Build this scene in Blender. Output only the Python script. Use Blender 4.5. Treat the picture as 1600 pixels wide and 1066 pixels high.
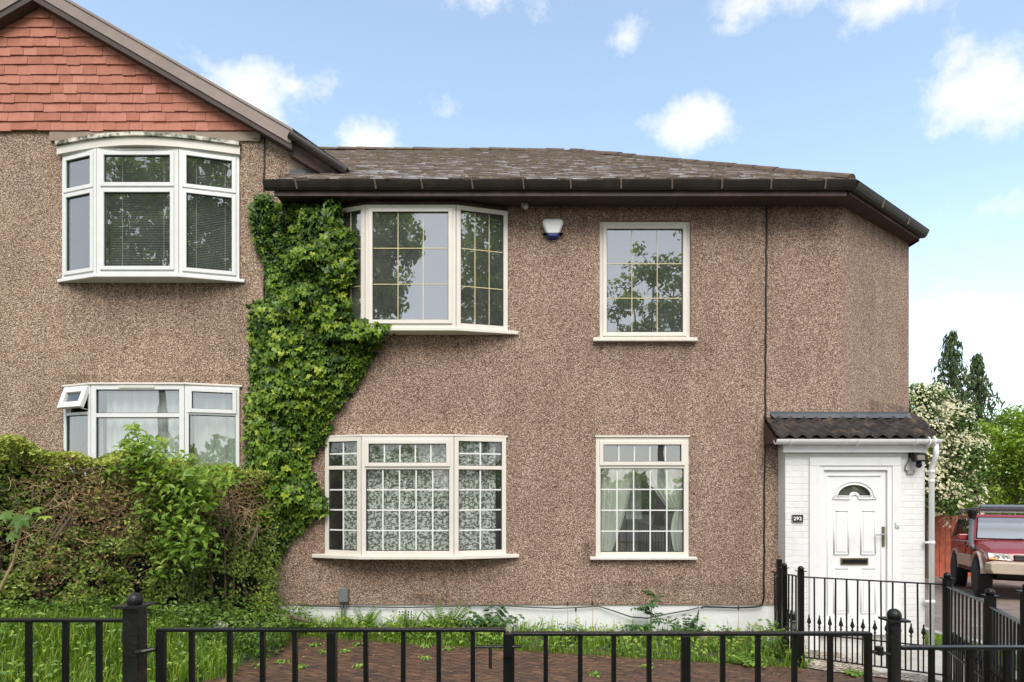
import bpy, math, random
import numpy as np
from mathutils import Vector

random.seed(7)
rng = np.random.default_rng(11)
R = math.radians
for o in list(bpy.data.objects):
    bpy.data.objects.remove(o)
sc = bpy.context.scene
COL = sc.collection

# ------------------------------------------------------------------ camera
CAMH, CAMD, F = 1.85, 7.7, 955.0          # eye height, distance to the house front, focal length in photo pixels
cam = bpy.data.cameras.new("camera")
co = bpy.data.objects.new("camera", cam); COL.objects.link(co)
co.location = (0, -CAMD, CAMH); co.rotation_euler = (R(90), 0, 0)
cam.sensor_width = 36; cam.lens = F / 1600 * 36
cam.shift_y = (765 - 533) / 1600; cam.clip_end = 3000
sc.camera = co

# ------------------------------------------------------------------ light
SUN_EL, SUN_AZ = 50.0, 176.0              # azimuth measured clockwise from +Y
w = bpy.data.worlds.new("World"); sc.world = w; w.use_nodes = True
nt = w.node_tree; nt.nodes.clear()
def N(nt, typ, **kw):
    n = nt.nodes.new(typ)
    for k, v in kw.items():
        if k[0] == 'i' and k[1:].isdigit(): n.inputs[int(k[1:])].default_value = v
        elif k.startswith('in_'): n.inputs[k[3:].replace('_', ' ')].default_value = v
        else: setattr(n, k, v)
    return n
def L(nt, a, ao, b, bi): nt.links.new(a.outputs[ao], b.inputs[bi])
sky = N(nt, 'ShaderNodeTexSky', sky_type='NISHITA', sun_disc=False, sun_elevation=R(SUN_EL), sun_rotation=R(SUN_AZ),
        air_density=1.0, dust_density=0.9, ozone_density=2.2)
bg = N(nt, 'ShaderNodeBackground'); bg.inputs[1].default_value = 0.10
out = N(nt, 'ShaderNodeOutputWorld'); L(nt, bg, 0, out, 0)
tc = N(nt, 'ShaderNodeTexCoord')
CLOUDS = [  # photo column, row, radius (deg), flattening, density
    (400, 148, 7.6, 1.8, 1.0), (460, 135, 5.2, 1.5, .9), (350, 112, 4.6, 1.4, .75), (1088, 190, 5.2, 1.9, .95), (1530, 145, 5.4, 1.5, 1.0), (1600, 150, 5.2, 1.5, .95),
    (1545, 325, 4.8, 1.9, .72), (560, 225, 5.4, 1.7, .95), (690, 178, 3.4, 1.8, .5), (1170, 8, 6.2, 2.2, .8), (780, -5, 6.5, 2.4, .7), (985, 60, 3.4, 1.2, .5),
    (1400, -2, 5.5, 2.4, .75), (1500, 480, 9, 2.6, .80), (1600, 575, 9, 3.0, .7), (1430, 560, 7, 3.2, .6), (40, 60, 10, 1.5, .3)]
noi = N(nt, 'ShaderNodeTexNoise', in_Scale=9.5, in_Detail=12.0, in_Roughness=.66); L(nt, tc, 'Generated', noi, 'Vector')
acc = None
for (px, py, rad, fl, dens) in CLOUDS:
    d = Vector(((px - 800) / F, 1, (765 - py) / F)).normalized()
    sub = N(nt, 'ShaderNodeVectorMath', operation='SUBTRACT'); L(nt, tc, 'Generated', sub, 0); sub.inputs[1].default_value = d
    mul = N(nt, 'ShaderNodeVectorMath', operation='MULTIPLY'); L(nt, sub, 0, mul, 0); mul.inputs[1].default_value = (1, 1, fl)
    ln = N(nt, 'ShaderNodeVectorMath', operation='LENGTH'); L(nt, mul, 0, ln, 0)
    mr = N(nt, 'ShaderNodeMapRange'); L(nt, ln, 'Value', mr, 0)
    mr.inputs[1].default_value = math.tan(R(rad)) ; mr.inputs[2].default_value = 0.0; mr.inputs[3].default_value = 0.0; mr.inputs[4].default_value = dens
    if acc is None: acc = mr
    else:
        mx = N(nt, 'ShaderNodeMath', operation='MAXIMUM'); L(nt, acc, 0, mx, 0); L(nt, mr, 0, mx, 1); acc = mx
# billow: blob strength pushed through the noise so edges break up
ma = N(nt, 'ShaderNodeMath', operation='MULTIPLY_ADD'); L(nt, noi, 0, ma, 0); ma.inputs[1].default_value = 4.2; ma.inputs[2].default_value = -2.42
m0 = N(nt, 'ShaderNodeMath', operation='MULTIPLY'); L(nt, acc, 0, m0, 0); m0.inputs[1].default_value = 2.05
ad = N(nt, 'ShaderNodeMath', operation='ADD'); L(nt, m0, 0, ad, 0); L(nt, ma, 0, ad, 1)
cr = N(nt, 'ShaderNodeMapRange', interpolation_type='SMOOTHSTEP'); L(nt, ad, 0, cr, 0)
cr.inputs[1].default_value = .06; cr.inputs[2].default_value = 1.45; cr.inputs[3].default_value = 0; cr.inputs[4].default_value = .93
# cloud banks over the street side of the sky (seen in the window reflections), thin veil elsewhere
sep = N(nt, 'ShaderNodeSeparateXYZ'); L(nt, tc, 'Generated', sep, 0)
back = N(nt, 'ShaderNodeMapRange', interpolation_type='SMOOTHSTEP'); L(nt, sep, 'Y', back, 0)
back.inputs[1].default_value = .25; back.inputs[2].default_value = -.35; back.inputs[3].default_value = 0.10; back.inputs[4].default_value = .85
hz = N(nt, 'ShaderNodeMapRange', interpolation_type='SMOOTHSTEP'); L(nt, sep, 'Z', hz, 0)
hz.inputs[1].default_value = .55; hz.inputs[2].default_value = .0; hz.inputs[3].default_value = 0; hz.inputs[4].default_value = .50
mx2 = N(nt, 'ShaderNodeMath', operation='MAXIMUM'); L(nt, cr, 0, mx2, 0); L(nt, back, 0, mx2, 1)
mx3 = N(nt, 'ShaderNodeMath', operation='MAXIMUM'); L(nt, mx2, 0, mx3, 0); L(nt, hz, 0, mx3, 1)
n2 = N(nt, 'ShaderNodeTexNoise', in_Scale=4.0, in_Detail=6.0); L(nt, tc, 'Generated', n2, 'Vector')
ccol = N(nt, 'ShaderNodeMix', data_type='RGBA'); L(nt, n2, 0, ccol, 0)
ccol.inputs[6].default_value = (5.2, 5.4, 5.75, 1); ccol.inputs[7].default_value = (6.0, 6.0, 6.05, 1)
sg = N(nt, 'ShaderNodeMix', data_type='RGBA', blend_type='MULTIPLY'); sg.inputs[0].default_value = 1; L(nt, sky, 0, sg, 6); sg.inputs[7].default_value = (2.15, 2.02, 1.72, 1)
smx = N(nt, 'ShaderNodeMix', data_type='RGBA'); L(nt, mx3, 0, smx, 0); L(nt, sg, 2, smx, 6); L(nt, ccol, 2, smx, 7)
L(nt, smx, 2, bg, 0)
sl = bpy.data.lights.new("sun", 'SUN'); sl.energy = 2.0; sl.angle = R(38); sl.color = (1, .96, .9)
so = bpy.data.objects.new("sun", sl); COL.objects.link(so)
_a, _e = R(SUN_AZ), R(SUN_EL)
sd = Vector((math.sin(_a) * math.cos(_e), math.cos(_a) * math.cos(_e), math.sin(_e)))
so.rotation_euler = sd.to_track_quat('Z', 'Y').to_euler(); so.location = sd * 40
sc.view_settings.view_transform = 'Standard'; sc.view_settings.look = 'None'
sc.view_settings.exposure = 0.97; sc.view_settings.gamma = 1; sc.view_settings.use_curve_mapping = False
sc.render.engine = 'CYCLES'
sc.cycles.max_bounces = 8; sc.cycles.transparent_max_bounces = 12; sc.cycles.use_denoising = True

# ------------------------------------------------------------------ helpers
def P(px, py, Y):                          # photo pixel -> point on the plane y = Y
    d = Y + CAMD
    return Vector(((px - 800) * d / F, Y, CAMH + (765 - py) * d / F))
def PX(px, Y=0): return (px - 800) * (Y + CAMD) / F
def PZ(py, Y=0): return CAMH + (765 - py) * (Y + CAMD) / F
def sstep(t):
    t = np.clip(t, 0, 1); return t * t * (3 - 2 * t)
def gz(x, y):                              # ground level
    x = np.asarray(x, float); y = np.asarray(y, float)
    z = .30 * np.clip((-1.3 - y) / 4.2, 0, 1)
    z = z + .02 * np.clip(3 - x, 0, 6)
    z = z + .46 * sstep((-2.5 - x) / 1.7) * sstep((y + 9) / 4)
    dn = np.where(y > -1, -.065 * np.clip(y + 1, 0, 14), 0)
    z = z + dn * sstep((x - 4.2) / 1.5) - .16 * sstep((x - 3.05) / .35) * sstep((y + 1.75) / .8) * (1 - sstep((x - 4.2) / 1.5))
    return z
def gzf(x, y): return float(gz(x, y))
OFF = {}
class MB:
    def __init__(s): s.v = []; s.f = []; s.m = []; s.a = []; s.mi = 0; s.rv = .5
    def add(s, vs, fs):
        b = len(s.v); s.v += [tuple(q) for q in vs]; s.a += [s.rv] * len(vs)
        for f in fs: s.f.append(tuple(i + b for i in f)); s.m.append(s.mi)
        return s
    def box(s, x0, x1, y0, y1, z0, z1):
        return s.add([(x0,y0,z0),(x1,y0,z0),(x1,y1,z0),(x0,y1,z0),(x0,y0,z1),(x1,y0,z1),(x1,y1,z1),(x0,y1,z1)],
                     [(3,2,1,0),(4,5,6,7),(0,1,5,4),(1,2,6,5),(2,3,7,6),(3,0,4,7)])
    def obox(s, o, u, n, u0, u1, n0, n1, z0, z1):     # box along u, outward n, up z
        o = Vector(o); u = Vector(u); n = Vector(n); k = Vector((0, 0, 1))
        q = lambda a, b, c: o + u * a + n * b + k * c
        vs = [q(u0,n0,z0),q(u1,n0,z0),q(u1,n1,z0),q(u0,n1,z0),q(u0,n0,z1),q(u1,n0,z1),q(u1,n1,z1),q(u0,n1,z1)]
        return s.add(vs, [(0,1,2,3),(7,6,5,4),(4,5,1,0),(5,6,2,1),(6,7,3,2),(7,4,0,3)])
    def bar(s, p, q, wd, ht, up=(0, 0, 1)):           # straight rectangular bar
        p = Vector(p); q = Vector(q); d = (q - p).normalized(); up = Vector(up)
        a = d.cross(up).normalized() * wd / 2; b = a.cross(d).normalized() * ht / 2
        return s.add([p-a-b,p+a-b,p+a+b,p-a+b,q-a-b,q+a-b,q+a+b,q-a+b], [(3,2,1,0),(4,5,6,7),(0,1,5,4),(1,2,6,5),(2,3,7,6),(3,0,4,7)])
    def tube(s, pts, rad, seg=8, cap=True):
        pts = [Vector(q) for q in pts]; n = len(pts)
        if not hasattr(rad, '__len__'): rad = [rad] * n
        rings = []; prev = None
        for i, q in enumerate(pts):
            d = (pts[min(i + 1, n - 1)] - pts[max(i - 1, 0)]).normalized()
            if prev is None:
                a = d.cross(Vector((0, 0, 1)) if abs(d.z) < .9 else Vector((1, 0, 0))).normalized()
            else: a = (prev - d * prev.dot(d)).normalized()
            prev = a; b = d.cross(a)
            rings.append([q + (a * math.cos(2*math.pi*k/seg) + b * math.sin(2*math.pi*k/seg)) * rad[i] for k in range(seg)])
        vs = [x for r in rings for x in r]; fs = []
        for i in range(n - 1):
            for k in range(seg):
                fs.append((i*seg+k, i*seg+(k+1)%seg, (i+1)*seg+(k+1)%seg, (i+1)*seg+k))
        if cap: fs += [tuple(range(seg))[::-1], tuple((n-1)*seg + k for k in range(seg))]
        return s.add(vs, fs)
    def lathe(s, c, prof, seg=16, axis='z'):
        c = Vector(c); vs = []; fs = []
        for (r, h) in prof:
            for k in range(seg):
                a = 2*math.pi*k/seg; x, y = r*math.cos(a), r*math.sin(a)
                vs.append(c + (Vector((x, y, h)) if axis == 'z' else Vector((h, x, y)) if axis == 'x' else Vector((x, h, y))))
        n = len(prof)
        for i in range(n - 1):
            for k in range(seg): fs.append((i*seg+k, i*seg+(k+1)%seg, (i+1)*seg+(k+1)%seg, (i+1)*seg+k))
        fs += [tuple(range(seg))[::-1], tuple((n-1)*seg+k for k in range(seg))]
        return s.add(vs, fs)
    def prism(s, poly, d):                             # polygon (3-D points) swept by vector d
        n = len(poly); d = Vector(d); vs = [Vector(q) for q in poly] + [Vector(q) + d for q in poly]
        fs = [tuple(range(n)), tuple(range(2*n-1, n-1, -1))]
        for i in range(n):
            j = (i + 1) % n; fs.append((i, i + n, j + n, j))
        return s.add(vs, fs)
    def build(s, name, mats, parent=None, smooth=False, bevel=0, attr=False, fix=True):
        me = bpy.data.meshes.new(name); off = OFF.get(parent.name, Vector()) if parent else Vector()
        me.from_pydata([(a - off.x, b - off.y, c - off.z) for a, b, c in s.v], [], s.f)
        for m in (mats if isinstance(mats, (list, tuple)) else [mats]): me.materials.append(m)
        if any(s.m): me.polygons.foreach_set('material_index', s.m)
        if attr:
            at = me.attributes.new('rnd', 'FLOAT', 'POINT'); at.data.foreach_set('value', s.a)
        if fix:
            import bmesh
            bm = bmesh.new(); bm.from_mesh(me); bmesh.ops.recalc_face_normals(bm, faces=bm.faces); bm.to_mesh(me); bm.free()
        if smooth: me.polygons.foreach_set('use_smooth', [True] * len(me.polygons))
        me.update()
        o = bpy.data.objects.new(name, me); COL.objects.link(o)
        if parent: o.parent = parent
        OFF[o.name] = off.copy()
        if bevel:
            b = o.modifiers.new('Bevel', 'BEVEL'); b.width = bevel; b.segments = 2; b.limit_method = 'ANGLE'; b.angle_limit = R(40)
        return o
def tag(o, label, cat, group=None, kind=None):
    o['label'] = label; o['category'] = cat
    if group: o['group'] = group
    if kind: o['kind'] = kind
    return o
def thing(name, label, cat, loc=(0, 0, 0), group=None, rz=0):
    o = bpy.data.objects.new(name, None); COL.objects.link(o); o.location = loc; o.rotation_euler = (0, 0, rz)
    o.empty_display_size = .1
    OFF[o.name] = Vector(loc) if not rz else Vector()
    return tag(o, label, cat, group)
def struct(o): o['kind'] = 'structure'; return o
def inst(src, name, parent, loc, rz=0):
    o = bpy.data.objects.new(name, src); COL.objects.link(o); o.parent = parent
    off = OFF.get(parent.name, Vector()); o.location = Vector(loc) - off; o.rotation_euler = (random.gauss(0,.004), random.gauss(0,.004), rz); return o
def meshof(mb, name, mat, **k):
    o = mb.build(name, mat, **k); me = o.data; bpy.data.objects.remove(o); return me

# leaf clouds -----------------------------------------------------------------
SH = {
 'oval': ([(0,0,0),(.28,.25,.05),(.33,.55,.07),(0,1,-.04),(-.33,.55,.07),(-.28,.25,.05),(0,.5,0)], [(0,1,6),(1,2,6),(2,3,6),(3,4,6),(4,5,6),(5,0,6)]),
 'diam': ([(0,0,0),(.30,.45,.06),(0,1,-.02),(-.30,.45,.06)], [(0,1,2),(0,2,3)]),
 'ivy':  ([(0,.12,0),(.22,-.12,.0),(.52,.08,.03),(.34,.34,.05),(.40,.62,.02),(.17,.60,.05),(0,1,-.06),(-.17,.60,.05),(-.40,.62,.02),(-.34,.34,.05),(-.52,.08,.03),(-.22,-.12,0)],
          [(0,1,2),(0,2,3),(0,3,5),(3,4,5),(0,5,6),(0,6,7),(0,7,9),(7,8,9),(0,9,10),(0,10,11)]),
 'lance': ([(0,0,0),(.20,.30,.05),(.17,.62,.05),(0,1,-.08),(-.17,.62,.05),(-.20,.30,.05),(0,.5,0)], [(0,1,6),(1,2,6),(2,3,6),(3,4,6),(4,5,6),(5,0,6)]),
 'needle': ([(0,0,0),(.16,.35,.02),(.12,.75,0),(0,1,-.1),(-.12,.75,0),(-.16,.35,.02)], [(0,1,2,3),(0,3,4,5)]),
 'maple': ([(0,0,0),(.30,.02,0),(.62,.22,-.04),(.36,.36,.03),(.52,.78,-.05),(.20,.62,.03),(0,1.05,-.06),(-.20,.62,.03),(-.52,.78,-.05),(-.36,.36,.03),(-.62,.22,-.04),(-.30,.02,0),(0,.35,.03)],
          [(12,0,1),(12,1,2),(12,2,3),(12,3,4),(12,4,5),(12,5,6),(12,6,7),(12,7,8),(12,8,9),(12,9,10),(12,10,11),(12,11,0)]),
}
def leafcloud(pts, nrm, size, shape, tip=None, tipmix=0.0, rnd=None):
    """arrays -> (verts, faces, per-vertex random) of many small leaves"""
    sv, sf = SH[shape]; sv = np.array(sv, float); n = len(pts)
    nrm = nrm / (np.linalg.norm(nrm, axis=1, keepdims=True) + 1e-9)
    t = rng.normal(size=(n, 3))
    if tip is not None: t = t * (1 - tipmix) + np.asarray(tip, float) * tipmix * 1.6
    t = t - nrm * (t * nrm).sum(1, keepdims=True); t /= (np.linalg.norm(t, axis=1, keepdims=True) + 1e-9)
    b = np.cross(t, nrm)
    size = np.broadcast_to(size, (n,))[:, None, None]
    V = pts[:, None, :] + size * (sv[None, :, 0:1] * b[:, None, :] + (sv[None, :, 1:2] - .3) * t[:, None, :] + sv[None, :, 2:3] * nrm[:, None, :] * 2)
    k = len(sv); base = np.arange(n) * k
    faces = [tuple(int(base[i] + j) for j in f) for i in range(n) for f in sf]
    rv = rng.random(n) if rnd is None else rnd
    return V.reshape(-1, 3), faces, np.repeat(rv, k)
def leafobj(name, clouds, mat, parent=None):
    vs, fs, av, b = [], [], [], 0
    for V, fc, rv in clouds:
        vs.append(V); fs += [tuple(i + b for i in f) for f in fc]; av.append(rv); b += len(V)
    V = np.concatenate(vs); off = OFF.get(parent.name, Vector()) if parent else Vector()
    V = V - np.array(off)
    me = bpy.data.meshes.new(name); me.from_pydata(V.tolist(), [], fs); me.materials.append(mat)
    at = me.attributes.new('rnd', 'FLOAT', 'POINT'); at.data.foreach_set('value', np.concatenate(av))
    o = bpy.data.objects.new(name, me); COL.objects.link(o)
    if parent: o.parent = parent
    return o
def unit(n, up=0.0):
    d = rng.normal(size=(n, 3)); d /= np.linalg.norm(d, axis=1, keepdims=True); d[:, 2] += up
    return d
def inpoly(xs, ys, poly):
    r = np.zeros(len(xs), bool); j = len(poly) - 1
    for i in range(len(poly)):
        xi, yi = poly[i]; xj, yj = poly[j]
        c = ((yi > ys) != (yj > ys)) & (xs < (xj - xi) * (ys - yi) / (yj - yi + 1e-9) + xi)
        r ^= c; j = i
    return r

# ------------------------------------------------------------------ materials
def newmat(name):
    m = bpy.data.materials.new(name); m.use_nodes = True; nt = m.node_tree; nt.nodes.clear()
    b = N(nt, 'ShaderNodeBsdfPrincipled'); o = N(nt, 'ShaderNodeOutputMaterial'); L(nt, b, 0, o, 0)
    return m, nt, b, o
def c4(c, k=1): return (min(1, c[0]*k), min(1, c[1]*k), min(1, c[2]*k), 1)
def ramp(nt, stops, interp='LINEAR'):
    r = N(nt, 'ShaderNodeValToRGB'); e = r.color_ramp; e.interpolation = interp
    while len(e.elements) < len(stops): e.elements.new(.5)
    for el, (p, c) in zip(e.elements, stops): el.position = p; el.color = c4(c)
    return r
def M(name, col, rough=.6, var=.15, scale=6, bump=0, bscale=80, metal=0, spec=.5, dirt=None, dirtlo=.55, dirthi=.75):
    m, nt, b, o = newmat(name)
    tc = N(nt, 'ShaderNodeTexCoord'); no = N(nt, 'ShaderNodeTexNoise', in_Scale=scale, in_Detail=6.0, in_Roughness=.6); L(nt, tc, 'Object', no, 'Vector')
    r = ramp(nt, [(.3, tuple(x*(1-var) for x in col)), (.7, tuple(x*(1+var) for x in col))]); L(nt, no, 0, r, 0)
    src, so_ = r, 0
    if dirt:
        n2 = N(nt, 'ShaderNodeTexNoise', in_Scale=scale*.7, in_Detail=9.0, in_Roughness=.7); L(nt, tc, 'Object', n2, 'Vector')
        mr = N(nt, 'ShaderNodeMapRange'); L(nt, n2, 0, mr, 0); mr.inputs[1].default_value = dirtlo; mr.inputs[2].default_value = dirthi
        mx = N(nt, 'ShaderNodeMix', data_type='RGBA'); L(nt, mr, 0, mx, 0); L(nt, r, 0, mx, 6); mx.inputs[7].default_value = c4(dirt); src, so_ = mx, 2
    L(nt, src, so_, b, 'Base Color'); b.inputs['Roughness'].default_value = rough; b.inputs['Metallic'].default_value = metal
    b.inputs['Specular IOR Level'].default_value = spec
    if bump:
        n3 = N(nt, 'ShaderNodeTexNoise', in_Scale=bscale, in_Detail=4.0); L(nt, tc, 'Object', n3, 'Vector')
        bp = N(nt, 'ShaderNodeBump', in_Strength=bump, in_Distance=.01); L(nt, n3, 0, bp, 'Height'); L(nt, bp, 0, b, 'Normal')
    return m
def pebble(name, stops, scale=100, stains_and_shade=()):
    m, nt, b, o = newmat(name)
    tc = N(nt, 'ShaderNodeTexCoord')
    vo = N(nt, 'ShaderNodeTexVoronoi', in_Scale=scale, in_Randomness=1.0); L(nt, tc, 'Object', vo, 'Vector')
    sp = N(nt, 'ShaderNodeSeparateColor'); L(nt, vo, 'Color', sp, 0)
    r = ramp(nt, stops, 'CONSTANT'); L(nt, sp, 0, r, 0)
    # gaps between chips are darker mortar
    gap = N(nt, 'ShaderNodeMapRange'); L(nt, vo, 'Distance', gap, 0); gap.inputs[1].default_value = .50; gap.inputs[2].default_value = .78
    mg = N(nt, 'ShaderNodeMix', data_type='RGBA'); L(nt, gap, 0, mg, 0); L(nt, r, 0, mg, 6); mg.inputs[7].default_value = (.16, .11, .085, 1)
    # broad weathering: large soft blotches, streaks pulled downwards
    mp = N(nt, 'ShaderNodeMapping'); mp.inputs['Scale'].default_value = (1, 1, .22); L(nt, tc, 'Object', mp, 0)
    n1 = N(nt, 'ShaderNodeTexNoise', in_Scale=2.6, in_Detail=7.0, in_Roughness=.62); L(nt, mp, 0, n1, 'Vector')
    n2 = N(nt, 'ShaderNodeTexNoise', in_Scale=.9, in_Detail=5.0); L(nt, tc, 'Object', n2, 'Vector')
    r1 = ramp(nt, [(.34, (.80, .78, .76)), (.62, (1.0, 1.0, 1.0))]); L(nt, n1, 0, r1, 0)
    r2 = ramp(nt, [(.3, (.88, .85, .86)), (.7, (1.0, 1.0, .97))]); L(nt, n2, 0, r2, 0)
    x1 = N(nt, 'ShaderNodeMix', data_type='RGBA', blend_type='MULTIPLY'); x1.inputs[0].default_value = 1; L(nt, mg, 2, x1, 6); L(nt, r1, 0, x1, 7)
    x2 = N(nt, 'ShaderNodeMix', data_type='RGBA', blend_type='MULTIPLY'); x2.inputs[0].default_value = 1; L(nt, x1, 2, x2, 6); L(nt, r2, 0, x2, 7)
    last = x2
    if stains_and_shade:                                  # soot and algae runs below sills, painted shade under eaves: (x0, x1, top, length, strength)
        sx = N(nt, 'ShaderNodeSeparateXYZ'); L(nt, tc, 'Object', sx, 0); acc_ = None
        mp3 = N(nt, 'ShaderNodeMapping'); mp3.inputs['Scale'].default_value = (1, 1, .12); L(nt, tc, 'Object', mp3, 0)
        n4 = N(nt, 'ShaderNodeTexNoise', in_Scale=9.0, in_Detail=6.0, in_Roughness=.65); L(nt, mp3, 0, n4, 'Vector')
        nr_ = N(nt, 'ShaderNodeMapRange'); L(nt, n4, 0, nr_, 0); nr_.inputs[1].default_value = .33; nr_.inputs[2].default_value = .66
        for (xa, xb, zt, ln, st) in stains_and_shade:
            a1 = N(nt, 'ShaderNodeMapRange', interpolation_type='SMOOTHSTEP'); L(nt, sx, 0, a1, 0); a1.inputs[1].default_value = xa-.12; a1.inputs[2].default_value = xa+.12
            a2 = N(nt, 'ShaderNodeMapRange', interpolation_type='SMOOTHSTEP'); L(nt, sx, 0, a2, 0); a2.inputs[1].default_value = xb+.12; a2.inputs[2].default_value = xb-.12
            a3 = N(nt, 'ShaderNodeMapRange'); L(nt, sx, 2, a3, 0); a3.inputs[1].default_value = zt-ln; a3.inputs[2].default_value = zt; a3.inputs[4].default_value = st
            a4 = N(nt, 'ShaderNodeMath', operation='LESS_THAN'); L(nt, sx, 2, a4, 0); a4.inputs[1].default_value = zt+.06
            q = a1
            for z_ in (a2, a3, a4):
                mm = N(nt, 'ShaderNodeMath', operation='MULTIPLY'); L(nt, q, 0, mm, 0); L(nt, z_, 0, mm, 1); q = mm
            if acc_ is None: acc_ = q
            else:
                mm = N(nt, 'ShaderNodeMath', operation='MAXIMUM'); L(nt, acc_, 0, mm, 0); L(nt, q, 0, mm, 1); acc_ = mm
        mm = N(nt, 'ShaderNodeMath', operation='MULTIPLY'); L(nt, acc_, 0, mm, 0); L(nt, nr_, 0, mm, 1)
        x3 = N(nt, 'ShaderNodeMix', data_type='RGBA', blend_type='MULTIPLY'); L(nt, mm, 0, x3, 0); L(nt, x2, 2, x3, 6); x3.inputs[7].default_value = (.30, .27, .25, 1); last = x3
    L(nt, last, 2, b, 'Base Color'); b.inputs['Roughness'].default_value = .8; b.inputs['Specular IOR Level'].default_value = .35
    inv = N(nt, 'ShaderNodeMath', operation='SUBTRACT'); inv.inputs[0].default_value = 1; L(nt, vo, 'Distance', inv, 1)
    bp = N(nt, 'ShaderNodeBump', in_Strength=.75, in_Distance=.012); L(nt, inv, 0, bp, 'Height'); L(nt, bp, 0, b, 'Normal')
    return m
def rndmat(name, stops, rough=.6, nscale=14, nvar=.25, bump=.25, bscale=60, spec=.4, moss=None, mlo=.56, mhi=.62, mscale=5):
    """colour from the per-piece 'rnd' attribute plus fine noise, optional moss / lichen patches"""
    m, nt, b, o = newmat(name)
    at = N(nt, 'ShaderNodeAttribute', attribute_name='rnd'); r = ramp(nt, stops); L(nt, at, 'Fac', r, 0)
    tc = N(nt, 'ShaderNodeTexCoord'); no = N(nt, 'ShaderNodeTexNoise', in_Scale=nscale, in_Detail=7.0, in_Roughness=.65); L(nt, tc, 'Object', no, 'Vector')
    rr = ramp(nt, [(.3, (1-nvar,)*3), (.7, (1, 1, 1))]); L(nt, no, 0, rr, 0)
    x = N(nt, 'ShaderNodeMix', data_type='RGBA', blend_type='MULTIPLY'); x.inputs[0].default_value = 1; L(nt, r, 0, x, 6); L(nt, rr, 0, x, 7)
    src = x
    if moss:
        n2 = N(nt, 'ShaderNodeTexNoise', in_Scale=mscale, in_Detail=8.0, in_Roughness=.7); L(nt, tc, 'Object', n2, 'Vector')
        mr = N(nt, 'ShaderNodeMapRange'); L(nt, n2, 0, mr, 0); mr.inputs[1].default_value = mlo; mr.inputs[2].default_value = mhi
        mx = N(nt, 'ShaderNodeMix', data_type='RGBA'); L(nt, mr, 0, mx, 0); L(nt, x, 2, mx, 6); mx.inputs[7].default_value = c4(moss); src = mx
        rg = N(nt, 'ShaderNodeMapRange'); L(nt, mr, 0, rg, 0); rg.inputs[3].default_value = rough; rg.inputs[4].default_value = .95; L(nt, rg, 0, b, 'Roughness')
    else: b.inputs['Roughness'].default_value = rough
    L(nt, src, 2, b, 'Base Color'); b.inputs['Specular IOR Level'].default_value = spec
    n3 = N(nt, 'ShaderNodeTexNoise', in_Scale=bscale, in_Detail=4.0); L(nt, tc, 'Object', n3, 'Vector')
    bp = N(nt, 'ShaderNodeBump', in_Strength=bump, in_Distance=.01); L(nt, n3, 0, bp, 'Height'); L(nt, bp, 0, b, 'Normal')
    return m
def leafmat(name, stops, rough=.42, trans=.28, spec=.45):
    m, nt, b, o = newmat(name)
    at = N(nt, 'ShaderNodeAttribute', attribute_name='rnd'); r = ramp(nt, stops); L(nt, at, 'Fac', r, 0)
    L(nt, r, 0, b, 'Base Color'); b.inputs['Roughness'].default_value = rough; b.inputs['Specular IOR Level'].default_value = spec
    tr = N(nt, 'ShaderNodeBsdfTranslucent'); hs = N(nt, 'ShaderNodeHueSaturation', in_Value=1.5, in_Saturation=1.1); L(nt, r, 0, hs, 'Color'); L(nt, hs, 0, tr, 0)
    mx = N(nt, 'ShaderNodeMixShader'); mx.inputs[0].default_value = trans; L(nt, b, 0, mx, 1); L(nt, tr, 0, mx, 2); L(nt, mx, 0, o, 0)
    return m
def glassmat(name, f0=.2, tint=(.9, .93, .92), wob=.02, haze=.0):
    m, nt, b, o = newmat(name); nt.nodes.remove(b)
    lw = N(nt, 'ShaderNodeLayerWeight', in_Blend=.5); pw = N(nt, 'ShaderNodeMath', operation='POWER'); L(nt, lw, 'Facing', pw, 0); pw.inputs[1].default_value = 4.0
    fr = N(nt, 'ShaderNodeMapRange'); L(nt, pw, 0, fr, 0); fr.inputs[3].default_value = f0; fr.inputs[4].default_value = 1.0; gl = N(nt, 'ShaderNodeBsdfGlossy', in_Roughness=.0); gl.inputs[0].default_value = (.95, .97, 1, 1)
    tr = N(nt, 'ShaderNodeBsdfTransparent'); tr.inputs[0].default_value = c4(tint)
    tc = N(nt, 'ShaderNodeTexCoord'); no = N(nt, 'ShaderNodeTexNoise', in_Scale=2.2, in_Detail=1.0); L(nt, tc, 'Object', no, 'Vector')
    bp = N(nt, 'ShaderNodeBump', in_Strength=wob, in_Distance=.05); L(nt, no, 0, bp, 'Height'); L(nt, bp, 0, gl, 'Normal')
    mx = N(nt, 'ShaderNodeMixShader'); L(nt, fr, 0, mx, 0); L(nt, tr, 0, mx, 1); L(nt, gl, 0, mx, 2); L(nt, mx, 0, o, 0)
    if haze:                                    # diffuse veil painted on the pane to lighten and grey its reflections
        df = N(nt, 'ShaderNodeBsdfDiffuse'); df.inputs[0].default_value = (.62, .62, .60, 1); n5 = N(nt, 'ShaderNodeTexNoise', in_Scale=3.0, in_Detail=7.0, in_Roughness=.65); L(nt, tc, 'Object', n5, 'Vector')
        d5 = N(nt, 'ShaderNodeMapRange'); L(nt, n5, 0, d5, 0); d5.inputs[1].default_value = .3; d5.inputs[2].default_value = .75; d5.inputs[3].default_value = haze*.6; d5.inputs[4].default_value = haze*1.4
        m5 = N(nt, 'ShaderNodeMixShader'); L(nt, d5, 0, m5, 0); L(nt, mx, 0, m5, 1); L(nt, df, 0, m5, 2); L(nt, m5, 0, o, 0)
    return m

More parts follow.
